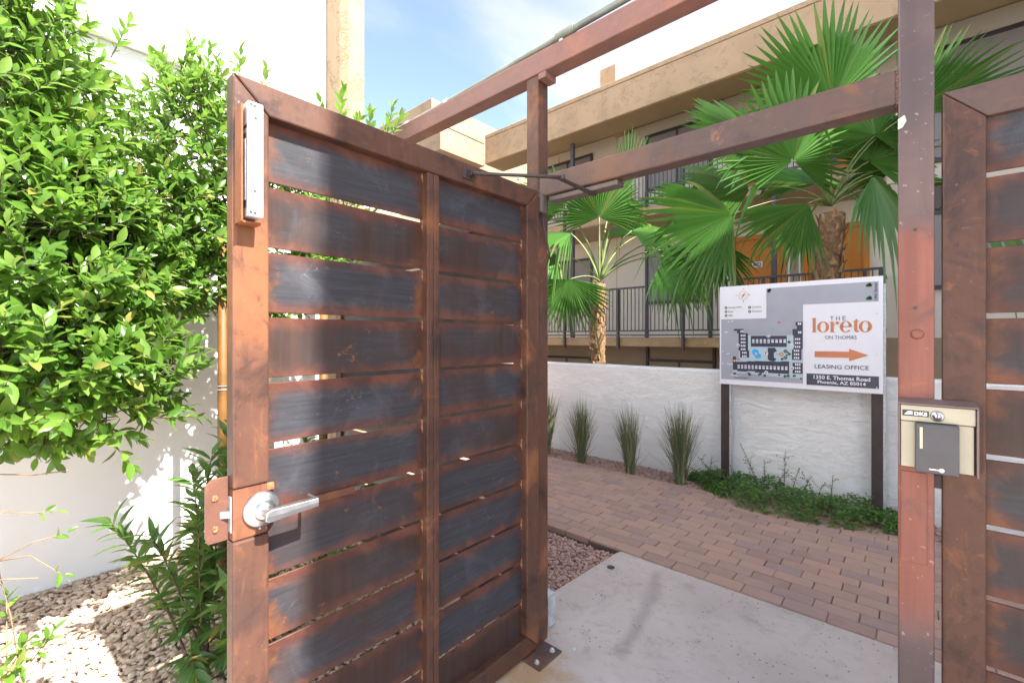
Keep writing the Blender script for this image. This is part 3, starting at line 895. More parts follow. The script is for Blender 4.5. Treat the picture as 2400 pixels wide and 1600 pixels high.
# magnetic lock on its angle bracket
br = MB(); br.box((X1+.0005,.386,1.740), (X1+.006,.432,2.030)); br.box((X1+.006,.386,1.738), (X1+.049,.3905,2.030)); br.box((X1+.006,.391,1.736), (X1+.045,.434,1.742))
br.build('lock_bracket', m_steel('rusty_angle_bracket', dark=(.14,.045,.022), mid=(.23,.08,.034), rust=(.34,.13,.05)), gt, .001)
ml = MB().box((X1+.0075,.3975,1.752), (X1+.060,.4335,2.038)).build('magnetic_lock', m_plain('white_anodised_aluminium', (.84,.84,.86), .3, .35, .02, 8), gt, .0025)
MB().box((X1+.014,.3955,1.775), (X1+.0535,.3974,1.960)).build('magnet_face', m_plain('dark_magnet_core', (.11,.105,.115), .35, .6), ml, .0005)
for a_, b_ in ((.019,.027), (.031,.039), (.0425,.049)):
    MB().box((X1+a_,.3946,1.792), (X1+b_,.3956,1.945)).build('magnet_bar', ALU, ml)
MB().box((X1+.012,.3962,1.972), (X1+.055,.3973,1.980)).build('cover_seam', BLACK, ml)
for yy, zz in ((.405,2.030), (.413,2.028), (.415,1.998), (.413,1.815), (.404,1.762), (.414,1.761)):
    MB().lathe([(0,.0042),(.0008,.0040)], (X1+.0601,yy,zz), (1,0,0), 12).build('screw', m_plain('dark_screw', (.10,.10,.11), .4, .7), ml)
MB().box((X1+.0601,.408,1.885), (X1+.0605,.4275,1.925)).build('rating_label', m_plain('silver_label', (.55,.55,.57), .5, .2, .3, 300), ml)
# hinge block and its loose cable
hb = MB().box((-1.318,1.642,2.028), (-1.276,1.690,2.113)).build('hinge_block', m_plain('brown_hinge_cap', (.10,.078,.075), .5, .1), gt, .010)
MB().tube([(-1.300,1.668,2.03),(-1.296,1.682,1.97),(-1.293,1.71,1.88),(-1.300,1.745,1.80)], .004, 6).build('hinge_cable', DARKM, gt, 0, True)

# door closer on the lintel
dc = thing('door_closer', (-1.0, 1.64, 2.08), 'brown door closer with folding arm linking lintel and gate', 'door closer')
MB().box((-1.262,1.672,2.076), (-.905,1.728,2.1035)).build('closer_body', m_plain('bronze_closer', (.115,.085,.075), .45, .3), dc, .006)
sh = MB(); sh.box((X1+.0006,1.165,2.062), (X1+.006,1.222,2.102)); sh.box((X1+.006,1.182,2.070), (X1+.030,1.188,2.094)); sh.box((X1+.006,1.202,2.070), (X1+.030,1.208,2.094))
sh.build('arm_shoe', DARKM, dc, .002)
MB().tube([(X1+.020,1.195,2.082),(-1.20,1.30,2.088),(-1.125,1.39,2.09),(-1.052,1.486,2.092)], [.0105,.0085,.009,.0105], 8, True, .8).build('forearm', DARKM, dc, 0, True)
a = MB(); p0, p1 = Vector((-1.056,1.484,2.086)), Vector((-1.03,1.69,2.068))
d = (p1-p0).normalized(); n = Vector((-d.y, d.x, 0)).normalized()
a.add([p0-n*.011-d*.01+VU*.003, p0+n*.011-d*.01+VU*.003, p1+n*.014+VU*.003, p1-n*.014+VU*.003, p0-n*.011-d*.01-VU*.003, p0+n*.011-d*.01-VU*.003, p1+n*.014-VU*.003, p1-n*.014-VU*.003],
      [(0,1,2,3),(7,6,5,4),(0,4,5,1),(1,5,6,2),(2,6,7,3),(3,7,4,0)])
a.build('main_arm', DARKM, dc, .001)
MB().lathe([(0,.012),(.016,.012)], (-1.052,1.486,2.084), (0,0,1), 14).build('elbow_pin', DARKM, dc)
MB().lathe([(0,.014),(.010,.013)], (-1.03,1.69,2.064), (0,0,1), 14).build('spindle', DARKM, dc)
MB().lathe([(0,.005),(.014,.005)], (-1.165,1.345,2.072), (0,0,1), 8).build('arm_screw', GALV, dc)

# galvanised box at the foot of the hinge post
eb = thing('junction_box', (-1.385, 1.815, 0), 'small grey galvanised box on the ground behind the hinge post', 'junction box')
MB().box((-1.420,1.775,.002), (-1.350,1.848,.165)).build('housing', GALV, eb, .004)
MB().box((-1.3485,1.782,.012), (-1.3455,1.842,.158)).build('cover', GALV, eb, .001)

# small things set in the concrete
tag(MB().lathe([(0,.024),(.002,.024),(.0025,.020)], (-1.419,2.533,.0005), (0,0,1), 20).build('drain_cap', BLACK), 'small round dark cap set in the concrete near the gravel', 'drain cap')
for (x, y), l in (((-1.448,2.035), 'cut anchor bolt flush in the concrete behind the galvanised box'), ((-1.176,1.757), 'cut anchor bolt in the concrete beside the base plate')):
    tag(MB().lathe([(0,.010),(.003,.010),(.0031,.006),(.006,.006)], (x,y,0), (0,0,1), 10).build('anchor_bolt', GALV), l, 'bolt', 'cut anchor bolts')

# ================================================================== CARD READER
cr = thing('card_reader', (.05, 1.64, 1.08), 'beige gate access box with black card reader and key lock', 'card reader')
hs = MB()
hs.box((-.029,1.632,1.098), (-.0245,1.6575,1.2675)); hs.box((.1215,1.622,1.094), (.126,1.6625,1.2675)); hs.box((-.0245,1.652,1.098), (.1215,1.6575,1.2675))
hs.add([(-.029,1.622,1.268),(.126,1.622,1.268),(.121,1.6575,1.280),(-.029,1.6575,1.280),(-.029,1.622,1.272),(.126,1.622,1.272),(.121,1.6575,1.284),(-.029,1.6575,1.284)],
       [(0,3,2,1),(4,5,6,7),(0,1,5,4),(1,2,6,5),(2,3,7,6),(3,0,4,7)])
hs.build('housing', m_plain('brown_box_steel', (.155,.105,.10), .45, .2), cr, .001)
MB().box((-.0235,1.636,1.098), (.1175,1.6515,1.2215)).build('back_plate', BEIGE, cr, .001)
MB().box((-.0235,1.630,1.2235), (.1205,1.6515,1.2665)).build('lid', BEIGE, cr, .0015)
rd = MB().box((.005,1.610,1.092), (.090,1.6355,1.2222)).build('reader', READER, cr, .004)
MB().box((.0150,1.6085,1.156), (.0205,1.6098,1.212)).build('indicator_bar', m_plain('cream_indicator', (.75,.55,.36), .3), rd)
lw = MB()
lw.box((.033,1.6088,1.1030), (.053,1.6098,1.1058)); lw.lathe([(0,.0052),(.001,.0052)], (.057,1.6098,1.1045), (0,-1,0), 14)
lw.build('reader_emblem', ALU, rd)
kl = MB().lathe([(0,.0135),(.004,.0135),(.006,.011),(.0062,.008),(.009,.008)], (.049,1.630,1.2415), (0,-1,0), 28).build('key_lock', CHROME, cr, 0, True)
MB().box((.0478,1.6202,1.2365), (.0502,1.6209,1.2465)).build('keyhole', BLACK, kl)
bd = MB().box((-.020,1.6285,1.2370), (.033,1.6298,1.2530)).build('badge', BLACK, cr, .0005)
obj('lettering', text_mesh('DKS', .026, .0095, .03), ALU, bd, Matrix.Translation((.0040,1.6283,1.2400)) @ FACE_S)
wg = MB()
for k in range(4):
    wg.prism([(-.0165+.002*k,1.2412+.0024*k),(.001,1.2412+.0024*k),(.001,1.2426+.0024*k),(-.0150+.002*k,1.2426+.0024*k)], XZ, 1.6280, 1.6284)
wg.build('wing_emblem', ALU, bd)

# ================================================================== SITE MAP SIGN
sg = thing('sign', (-.78, 4.63, 0), 'white site map sign with terracotta arrow on two dark posts', 'sign')
SX, SZ, SWd, SHt, SY = -1.395, 1.0, 1.224, .935, 4.60
def S(s, t): return SX + SWd*s, SZ + SHt*t
bd_ = MB().box((SX,SY,SZ), (SX+SWd,SY+.022,SZ+SHt)).build('board', PRINTW, sg, .0015)
for x0, x1 in ((-1.392,-1.318), (-.246,-.174)):
    po = MB().box((x0,SY+.024,-.1), (x1,SY+.078,SZ+SHt-.05)).build('post', DARKM, sg, .003)
    MB().box((x1+.0005,SY+.030,-.1), (x1+.018,SY+.072,SZ+SHt-.06)).build('post_channel', GALV, po, .001)
def layer(k): return SY - .0014*k
def poly(name, pts, mat, k, st=True):
    q = [S(*p) for p in pts] if st else pts
    m = MB().prism(q, XZ, layer(k), layer(k)+.0009)
    return m.build(name, mat, bd_)
def rect(s0, t0, s1, t1): return [(s0,t0),(s1,t0),(s1,t1),(s0,t1)]
def disc(name, s, t, r, mat, k, n=20, ry=None):
    x, z = S(s, t); ry = ry or r
    return poly(name, [(x+r*math.cos(2*math.pi*i/n), z+ry*math.sin(2*math.pi*i/n)) for i in range(n)], mat, k, False)
def words(txt, s0, t0, s1, t1, mat, k=4, bold=0.0, spacing=1.0, name='lettering', rot=0):
    x0, z0 = S(s0, t0); x1, z1 = S(s1, t1)
    if rot:
        me = text_mesh(txt, abs(z1-z0), abs(x1-x0), bold, spacing)
        M = Matrix.Translation((x1, layer(k), z0)) @ FACE_S @ Matrix.Rotation(R(90), 4, 'Z')
    else:
        me = text_mesh(txt, x1-x0, z1-z0, bold, spacing)
        M = Matrix.Translation((x0, layer(k), z0)) @ FACE_S
    return obj(name, me, mat, bd_, M)
poly('map_field', [(.011,.05),(.561,.05),(.561,.785),(.977,.785),(.977,.956),(.329,.956),(.329,.665),(.011,.665)], PRINTG, 1)
poly('court_area', [(.098,.252),(.139,.252),(.139,.505),(.205,.505),(.205,.5),(.497,.5),(.559,.5),(.559,.098),(.35,.105),(.098,.122)], PRINTL, 2)
poly('block_plan', [(.105,.565),(.173,.565),(.173,.52),(.205,.52),(.205,.35),(.213,.35),(.213,.278),(.149,.278),(.149,.344),(.139,.344),(.139,.52),(.128,.52),(.128,.545),(.105,.545)], PRINTN, 3)
poly('block_plan', rect(.225,.388,.461,.495), PRINTN, 3)
poly('block_plan', [(.516,.624),(.559,.624),(.559,.37),(.552,.37),(.552,.268),(.493,.268),(.493,.365),(.503,.365),(.503,.5),(.497,.5),(.497,.558),(.523,.558),(.523,.588),(.516,.588)], PRINTN, 3)
poly('block_plan', rect(.497,.14,.559,.241), PRINTN, 3)
poly('block_plan', [(.098,.15),(.13,.15),(.13,.138),(.2,.138),(.2,.145),(.253,.145),(.253,.134),(.476,.134),(.476,.252),(.425,.252),(.425,.247),(.253,.247),(.253,.243),(.2,.243),(.2,.237),(.12,.232),(.12,.285),(.098,.285)], PRINTN, 3)
poly('block_plan', [(.339,.379),(.386,.379),(.399,.347),(.379,.333),(.379,.285),(.396,.272),(.382,.249),(.36,.249),(.339,.264)], PRINTN, 3)
for (s0, t0, n, ds, w) in ((.234,.424,9,.0258,.016), (.132,.166,14,.0245,.015)):
    for i in range(n):
        poly('unit_marks', rect(s0+i*ds, t0+(.004 if i > 4 else 0), s0+i*ds+w, t0+.009+(.004 if i > 4 else 0)), PRINTW, 4)
        poly('unit_marks', rect(s0+i*ds, t0+.014, s0+i*ds+w, t0+.023), PRINTW, 4)
        poly('unit_marks', rect(s0+i*ds, t0+.028, s0+i*ds+w, t0+.037), PRINTW, 4)
for i in range(7):
    t0 = .495 - i*.0345; s0 = .155 + (.009 if i > 4 else 0)
    for q in range(3): poly('unit_marks', rect(s0+q*.012, t0-.006, s0+q*.012+.008, t0+.012), PRINTW, 4)
for i, (t0, s0) in enumerate([(.46,.512),(.424,.512),(.388,.512),(.352,.506),(.318,.506),(.284,.506),(.222,.513),(.19,.513),(.157,.513)]):
    for q in range(3): poly('unit_marks', rect(s0+q*.012, t0-.006, s0+q*.012+.008, t0+.012), PRINTW, 4)
for s0, t0 in ((.153,.535),(.53,.602),(.532,.522)):
    for q in range(2): poly('unit_marks', rect(s0+q*.011, t0-.006, s0+q*.011+.008, t0+.014), PRINTW, 4)
for s, t, r in ((.255,.334,.028),(.272,.298,.026)): disc('pool_plan', s, t, r, PRINTB, 3, 22)
disc('spa_plan', .263, .318, .011, PRINTP, 4)
for s, t in ((.453,.348),(.453,.287)): disc('gazebo_plan', s, t, .017, m_plain('slate_map_print', (.12,.14,.17), .3), 3, 8)
poly('barbecue_plan', rect(.394,.314,.42,.324), PRINTG, 3); disc('barbecue_plan', .427, .319, .016, m_plain('brown_map_print', (.18,.12,.10), .3), 3); disc('barbecue_plan', .427, .319, .010, PRINTP, 4)
disc('office_mark', .110, .243, .010, PRINTP, 4); disc('office_mark', .140, .258, .012, PRINTR, 4)
poly('office_mark', [(.135,.258),(.141,.251),(.141,.255),(.147,.255),(.147,.261),(.141,.261),(.141,.265)], PRINTW, 5)
for s, t in ((.111,.114),(.208,.122),(.217,.112),(.281,.114),(.292,.122),(.319,.107),(.413,.12),(.45,.110),(.47,.116),(.505,.118),(.512,.121),(.55,.097),(.476,.436),(.468,.338),(.478,.322),(.462,.312),(.432,.273)):
    disc('tree_mark', s, t, random.uniform(.008,.0125), PRINTT, 4, 10)
for s, t in ((.345,.925),(.353,.938),(.347,.936),(.921,.925),(.931,.934),(.934,.924),(.922,.813),(.932,.822),(.935,.812)):
    disc('tree_mark', s, t, .0125, PRINTT, 4, 10)
for s, t, ch, rot in ((.343,.493,'D',0),(.135,.399,'E',1),(.495,.402,'C',1),(.329,.325,'F',0),(.495,.191,'B',1),(.329,.137,'A',0)):
    disc('block_disc', s, t, .0158, PRINTW, 4, 24)
    if rot: words(ch, s-.008, t-.009, s+.008, t+.009, PRINTN, 5, .02, rot=1)
    else: words(ch, s-.0075, t-.0125, s+.0075, t+.0125, PRINTN, 5, .02)
for s0, t0, s1, t1 in ((.06,.63,.072,.642),(.085,.633,.1,.645),(.035,.526,.06,.53),(.02,.33,.03,.333),(.05,.305,.075,.311),(.055,.206,.097,.2),(.018,.205,.032,.209),(.08,.096,.135,.082)):
    poly('lane_mark', [(s0,t0),(s1,t1),(s1,t1+.007),(s0,t0+.007)], PRINTW, 2)
poly('lane_mark', rect(.402,.615,.42,.632), PRINTO, 2)
words('Thomas Road', .108, .067, .198, .083, PRINTN, 3, .01)
words('14th Street', .953, .80, .97, .945, BLACK, 3, .005, rot=1)
# compass
x, z = S(.173, .902)
ring = MB()
for i in range(28):
    a0, a1 = 2*math.pi*i/28, 2*math.pi*(i+1)/28
    ring.prism([(x+.042*math.cos(a0),z+.042*math.sin(a0)),(x+.042*math.cos(a1),z+.042*math.sin(a1)),(x+.037*math.cos(a1),z+.037*math.sin(a1)),(x+.037*math.cos(a0),z+.037*math.sin(a0))], XZ, layer(2), layer(2)+.0009)
ring.build('compass', PRINTP, bd_)
poly('compass', [(x-.016,z-.027),(x+.005,z-.002),(x-.005,z+.002)], PRINTN, 3, False); poly('compass', [(x+.016,z+.027),(x-.005,z+.002),(x+.005,z-.002)], PRINTR, 3, False)
poly('compass', [(x-.03,z-.0015),(x+.03,z-.0015),(x+.03,z+.0015),(x-.03,z+.0015)], PRINTG, 2, False)
for ch, ds, dt in (('N',0,.057),('S',0,-.066),('E',.042,-.006),('W',-.05,-.006)):
    words(ch, .173+ds-.004, .902+dt, .173+ds+.004, .902+dt+.013, PRINTN, 3, .01)
for s, t, txt, w in ((.047,.783,'Leasing Office',.096),(.047,.743,'Pool',.032),(.047,.702,'BBQ',.032),(.216,.778,'Laundry',.058),(.216,.736,'Dumpster',.068)):
    disc('legend_disc', s, t, .0125, PRINTN, 2, 18); disc('legend_disc', s, t, .005, PRINTW, 3, 10)
    words(txt, s+.019, t-.010, s+.019+w, t+.009, PRINTN, 2, .005)
# name panel
for ch, s0, s1 in (('T',.717,.740),('H',.752,.773),('E',.788,.806)): words(ch, s0, .630, s1, .668, PRINTN, 2, -.006)
words('ON THOMAS', .690, .463, .864, .496, PRINTN, 2, -.004)
words('LEASING OFFICE', .630, .198, .927, .234, PRINTN, 2, .008)
poly('arrow', [(.63,.299),(.824,.300),(.824,.272),(.927,.325),(.824,.379),(.824,.354),(.63,.353)], PRINTO, 2)
poly('address_bar', rect(.582,.043,.979,.148), PRINTN, 2)
words('1350 E. Thomas Road', .624, .101, .935, .135, PRINTW, 3, .02)
words('Phoenix, AZ 85014', .647, .057, .912, .090, PRINTW, 3, .02)
for s, t in ((.03,.965),(.968,.68),(.968,.338),(.968,.052)):
    disc('screw_head', s, t, .0055, GALV, 3, 10)
# the name in heavy serif letters, x-height U
U = .0888; UX = .0752
bx0, bz0 = S(.614, .5255)
lg = MB()
def lp(pts): lg.prism([(bx0+a*UX, bz0+b*U) for a, b in pts], XZ, layer(2), layer(2)+.0009)
def oval(cx_, cy_, rx, ry, ix, iy, a0=0, a1=360, n=28):
    for i in range(n):
        p, q = R(a0+(a1-a0)*i/n), R(a0+(a1-a0)*(i+1)/n)
        lp([(cx_+rx*math.cos(p),cy_+ry*math.sin(p)),(cx_+rx*math.cos(q),cy_+ry*math.sin(q)),(cx_+ix*math.cos(q),cy_+iy*math.sin(q)),(cx_+ix*math.cos(p),cy_+iy*math.sin(p))])
lp([(.0,0),(.44,0),(.44,.06),(.36,.06),(.36,1.38),(.0,1.36),(.0,1.30),(.08,1.28),(.08,.06),(.0,.06)])
oval(1.06,.5,.56,.53,.26,.47)
lp([(1.68,0),(2.14,0),(2.14,.06),(2.04,.06),(2.04,1.0),(1.68,1.0),(1.68,.94),(1.76,.92),(1.76,.06),(1.68,.06)])
lp([(2.04,.70),(2.16,.92),(2.30,1.0),(2.30,.94),(2.18,.84),(2.04,.55)]); oval(2.38,.86,.15,.15,.0,.0)
oval(3.12,.5,.55,.53,.26,.47, 0, 322); lp([(2.8,.48),(3.67,.48),(3.66,.56),(2.8,.56)])
lp([(3.74,.95),(4.28,.95),(4.28,1.02),(4.12,1.02),(4.12,1.22),(4.06,1.22),(3.86,1.02),(3.74,1.0)])
lp([(3.84,.2),(3.92,.04),(4.06,-.02),(4.22,.0),(4.32,.08),(4.28,.12),(4.18,.1),(4.12,.2),(4.12,.96),(3.84,.96)])
oval(4.80,.5,.56,.53,.26,.47)
lg.build('name_lettering', PRINTO, bd_)
lf = MB()
for a0, L_ in ((25,.5),(55,.45),(5,.42)):
    p = Vector((4.98,.22)); d = Vector((math.cos(R(a0)), math.sin(R(a0)))); n = Vector((-d.y, d.x))
    q = [p, p+d*L_*.4+n*.09, p+d*L_, p+d*L_*.5-n*.07]
    lf.prism([(bx0+v.x*UX, bz0+v.y*U) for v in q], XZ, layer(3), layer(3)+.0009)
lf.build('name_leaf', m_plain('ochre_print', (.50,.27,.07), .3), bd_)

# ================================================================== PLANTS
CAMP = np.array([0, 0, 1.45])
RNG = np.random.default_rng(23)
def leaf_template(ts, ws, fold=.3, curl=.12):
    V = []; T = []
    n = len(ts)
    mid = []
    for t in ts: mid.append(len(V)); V.append((t, 0, -curl*t*t))
    for sgn in (1, -1):
        side = {}
        for i in range(1, n-1):
            side[i] = len(V); V.append((ts[i], sgn*ws[i], -curl*ts[i]**2 + fold*ws[i]))
        def tr(a, b, c): T.append((a, b, c) if sgn > 0 else (a, c, b))
        tr(mid[0], mid[1], side[1])
        for i in range(1, n-2):
            tr(mid[i], mid[i+1], side[i+1]); tr(mid[i], side[i+1], side[i])
        tr(mid[n-2], mid[n-1], side[n-2])
    return np.array(V, float), np.array(T, int)
LF_FICUS = leaf_template([0,.16,.40,.66,.88,1.0], [0,.12,.205,.185,.085,0], .35, .16)
LF_LONG = leaf_template([0,.15,.40,.70,1.0], [0,.080,.130,.092,0], .35, .36)
LF_SMALL = leaf_template([0,.45,.8,1.0], [0,.27,.20,0], .25, .15)

def nz(v): return v/(np.linalg.norm(v)+1e-9)
def foliage(name, tmpl, leaves, mat, parent, singles=0):
    """leaves: list of (pos, dir, normal, length). The nearest ones in view become objects of their own."""
    V, T = tmpl
    P = np.array([l[0] for l in leaves]); D = np.array([l[1] for l in leaves]); N = np.array([l[2] for l in leaves]); L = np.array([l[3] for l in leaves])
    D /= np.linalg.norm(D, axis=1)[:, None]+1e-9
    N = N - D*np.sum(N*D, axis=1)[:, None]; N /= np.linalg.norm(N, axis=1)[:, None]+1e-9
    B = np.cross(N, D)
    d = P + D*L[:, None]*.5 - CAMP
    w = d @ np.array(VF)
    u = 1200 + 1054*(d @ np.array(VR))/np.maximum(w, .1); v = 790 - 1054*d[:, 2]/np.maximum(w, .1)
    key = np.where((w > .2) & (u > 10) & (u < 2390) & (v > 10) & (v < 1590), w, 99)
    order = np.argsort(key)
    single = set(int(i) for i in order[:singles] if key[i] < 90)
    rest = np.array([i for i in range(len(leaves)) if i not in single])
    Mx = np.stack([D*L[:, None], B*L[:, None], N*L[:, None]], axis=2)
    W = np.einsum('nij,kj->nki', Mx[rest], V) + P[rest][:, None, :]
    TT = T[None] + (np.arange(len(rest))*len(V))[:, None, None]
    at = np.repeat(RNG.uniform(0, .999, len(rest)), len(V))
    me = tri_mesh(name, W.reshape(-1, 3), TT.reshape(-1, 3), True, at)
    o = obj(name, me, mat, parent); o['kind'] = 'stuff'
    if single:
        lm = tri_mesh('leaf', V, T, True, np.zeros(len(V))); lm.materials.append(mat)
        for i in sorted(single):
            m = Matrix(((*Mx[i][0], P[i][0]), (*Mx[i][1], P[i][1]), (*Mx[i][2], P[i][2]), (0, 0, 0, 1)))
            obj('leaf', lm, None, o if False else parent, m)
    return o

def spray(start, d, length, nleaf, lo, hi, out, droop=.0, up=.55, ang=52):
    """leaves set spirally along one twig; the end ones bunch at the tip"""
    res = []
    d = nz(d); a = nz(np.cross(d, [0.3, .2, 1.0])); b = np.cross(d, a)
    ph = RNG.uniform(0, 6.28)
    for i in range(nleaf):
        t = (i + .6)/nleaf
        t = .12 + .88*t
        p = start + d*length*t - np.array([0, 0, droop*t*t*length])
        q = ph + i*2.4
        rad = a*math.cos(q) + b*math.sin(q)
        an = R(ang*(1.25 - .75*t) + RNG.uniform(-14, 14))
        ld = d*math.cos(an) + rad*math.sin(an)
        nn = d*math.sin(an)*.5 - rad*math.cos(an)*.15 + np.array([0, 0, up]) + out*.3 + RNG.normal(0, .18, 3)
        res.append((p, ld, nn, RNG.uniform(lo, hi)*RNG.choice([.7, .9, 1.0, 1.0, 1.1])*(1.0 - .28*max(0, t-.8)*5*.6)))
    return res

def ficus(name, base, top, ells, ntw, lo, hi, label, singles, extra=(), trunk_r=.035):
    t = thing(name, (base[0], base[1], 0), label, 'tree')
    base = np.array(base, float); top = np.array(top, float)
    bmb = MB()
    bmb.tube([base + np.array([0,0,-.08]), base*.6+top*.4+np.array([.02,.01,0]), top], [trunk_r, trunk_r*.8, trunk_r*.6], 10)
    bmb.build('trunk', BARK, t, 0, True)
    lv_, tw = [], MB()
    vol = [e[1][0]*e[1][1]*e[1][2]*e[2] for e in ells]
    tot = sum(x**.67 for x in vol)
    anchors = []
    for (c, r, k), vv in zip(ells, vol):
        c = np.array(c, float); r = np.array(r, float)
        n = int(ntw*(vv**.67)/tot)
        for i in range(n):
            dr = nz(RNG.normal(size=3))
            f = 1 - .55*RNG.uniform()**1.7
            f *= 1 + .20*mnoise.noise(Vector((c + dr*r)*3.0)) + .12*mnoise.noise(Vector((c + dr*r)*9.0))
            p = c + dr*r*f
            if p[0] < -3.60: continue
            ln = RNG.uniform(.10, .19)
            out = nz(dr/r)
            d = nz(out*.8 + np.array([0,0,.42]) + RNG.normal(0, .38, 3))
            st = p - d*ln*.55
            lv_ += spray(st, d, ln, RNG.integers(8, 13), lo, hi, out)
            tw.tube([st, st+d*ln*.5, st+d*ln*.98], [.0028,.0022,.0012], 3, False)
            if i % 4 == 0: anchors.append((st, d))
    for st, d, ln, n in extra:
        st = np.array(st, float); d = nz(np.array(d, float))
        lv_ += spray(st, d, ln, int(n*1.25), lo*1.0, hi*1.1, d, 0, .4, 48)
        tw.tube([st, st+d*ln*.5, st+d*ln], [.0035,.0025,.0012], 4, False)
    nodes = []
    for i in range(11):
        c, r, k = ells[i % len(ells)]
        e = np.array(c) + np.clip(RNG.normal(0, .30, 3), -.5, .5)*np.array(r)
        a = top + (base-top)*RNG.uniform(0, .2)
        m = (a+e)/2 + np.array([0,0,.08]) + RNG.normal(0, .04, 3)
        pts = [a*(1-q)**2 + 2*m*q*(1-q) + e*q*q for q in np.linspace(0, 1, 7)]
        tw.tube(pts, np.linspace(.011, .004, 7).tolist(), 5, False)
        nodes += pts[2:]
    nodes = np.array(nodes)
    for st, d in anchors:
        dd = np.linalg.norm(nodes-st, axis=1) + RNG.uniform(0, .12, len(nodes))
        e = nodes[np.argmin(dd)]
        tw.tube([e, (e+st)/2 + RNG.normal(0, .02, 3) - d*.03, st], [.0045,.0035,.0025], 3, False)
    b = tw.build('branches', BARK, t); b['kind'] = 'stuff'
    foliage('crown', LF_FICUS, lv_, FICUS, t, singles)
    return t
ficus('ficus_tree', (-3.05,-.55,-.02), (-2.95,-.32,1.25),
      [((-3.0,-.08,2.38),(.44,.42,.85),1.2), ((-2.78,.13,1.77),(.42,.38,.52),1.0), ((-2.68,.10,1.33),(.40,.40,.34),.9), ((-2.56,.37,1.29),(.22,.24,.22),.5),
       ((-3.05,-.42,1.8),(.42,.5,.8),.8), ((-2.88,.20,2.10),(.30,.24,.36),.6), ((-2.78,.47,1.78),(.20,.13,.36),.35)],
      2500, .054, .084, 'dense bright green ficus filling the left edge of the photograph', 300,
      [((-2.46,.43,1.10),(.25,.75,-.05),.16,9), ((-2.54,.30,1.0),(.2,.35,-.6),.14,7), ((-2.85,.33,2.78),(.1,.3,.9),.2,11)])
ficus('ficus_tree', (-2.98,1.08,-.02), (-2.95,1.05,1.55),
      [((-2.97,.68,2.50),(.32,.28,.48),1.3), ((-2.95,.62,1.95),(.30,.24,.36),1.0), ((-2.9,1.08,2.05),(.30,.38,.50),.9), ((-2.82,1.36,2.15),(.24,.26,.42),.6)],
      900, .048, .074, 'slimmer ficus rising behind the latch side of the open gate', 120,
      [((-2.96,.66,2.80),(.0,.08,1),.28,15), ((-2.92,.74,2.85),(.0,.05,1),.26,14), ((-2.99,.58,2.70),(-.05,-.15,.9),.24,14), ((-2.88,.88,2.86),(.05,.05,1),.24,14), ((-2.90,.80,2.75),(.1,-.1,.9),.26,14), ((-2.80,.98,2.78),(.05,.1,1),.22,12),
       ((-2.61,1.36,2.70),(.03,.03,1),.27,16), ((-2.62,1.29,2.66),(-.02,-.25,.9),.20,12), ((-2.60,1.42,2.66),(.05,.3,.9),.18,11),
       ((-2.52,1.50,2.66),(.0,.05,1),.20,13), ((-2.50,1.54,2.64),(.05,.35,.9),.18,11), ((-2.46,1.57,2.66),(.12,.15,.9),.25,15), ((-2.44,1.58,2.66),(.25,.2,.6),.20,11), ((-2.55,1.47,2.62),(.0,-.2,.9),.18,11)])
# tree stakes
for (x, y, h, lean), l in (((-2.86,.798,1.95,.0), 'amber round tree stake standing just left of the gate edge'), ((-2.62,1.25,1.62,.01), 'amber round tree stake glimpsed through the gate slats')):
    st = thing('tree_stake', (x, y, 0), l, 'stake', 'tree stakes')
    MB().tube([(x,y,-.08),(x+lean*.5,y,h*.5),(x+lean,y,h)], [.026,.025,.024], 14).build('pole', STAKE, st, 0, True)
    for z in (1.18, 1.16): MB().tube([(x+.027*math.cos(a),y+.027*math.sin(a),z) for a in np.arange(0, 6.5, .4)], .0022, 5).build('tie_wire', GALV, st, 0, True)

# willow-leaved shrub at the latch edge
ws = thing('willow_leaf_shrub', (-2.45, .62, 0), 'dark green shrub with long narrow leaves beside the gate latch', 'shrub')
lv_, tw = [], MB()
STEMS = [((-2.5,.60,-.03),(-2.42,.55,.45),(-2.30,.60,.93)), ((-2.45,.62,-.03),(-2.40,.62,.45),(-2.42,.72,1.02)), ((-2.45,.55,-.03),(-2.46,.46,.35),(-2.50,.29,.68)),
         ((-2.42,.60,-.03),(-2.30,.55,.40),(-2.18,.52,.75)), ((-2.40,.65,-.03),(-2.15,.62,.30),(-1.95,.58,.55)), ((-2.5,.65,-.03),(-2.55,.62,.45),(-2.62,.60,.80)),
         ((-2.38,.62,-.03),(-2.10,.66,.18),(-1.92,.60,.30)), ((-2.45,.7,-.03),(-2.35,.85,.45),(-2.25,.95,.85)), ((-2.4,.7,-.03),(-2.2,.8,.4),(-2.05,.85,.7)),
         ((-2.5,.75,-.03),(-2.5,.95,.5),(-2.45,1.1,.95)), ((-2.38,.56,-.03),(-2.25,.50,.22),(-2.12,.50,.10)), ((-2.45,.6,-.03),(-2.35,.58,.6),(-2.20,.62,.85)),
         ((-2.42,.6,-.03),(-2.38,.48,.45),(-2.36,.40,.62)), ((-2.35,.8,-.03),(-2.1,.95,.3),(-1.9,1.0,.5)), ((-2.4,.9,-.03),(-2.3,1.15,.4),(-2.2,1.3,.7))]
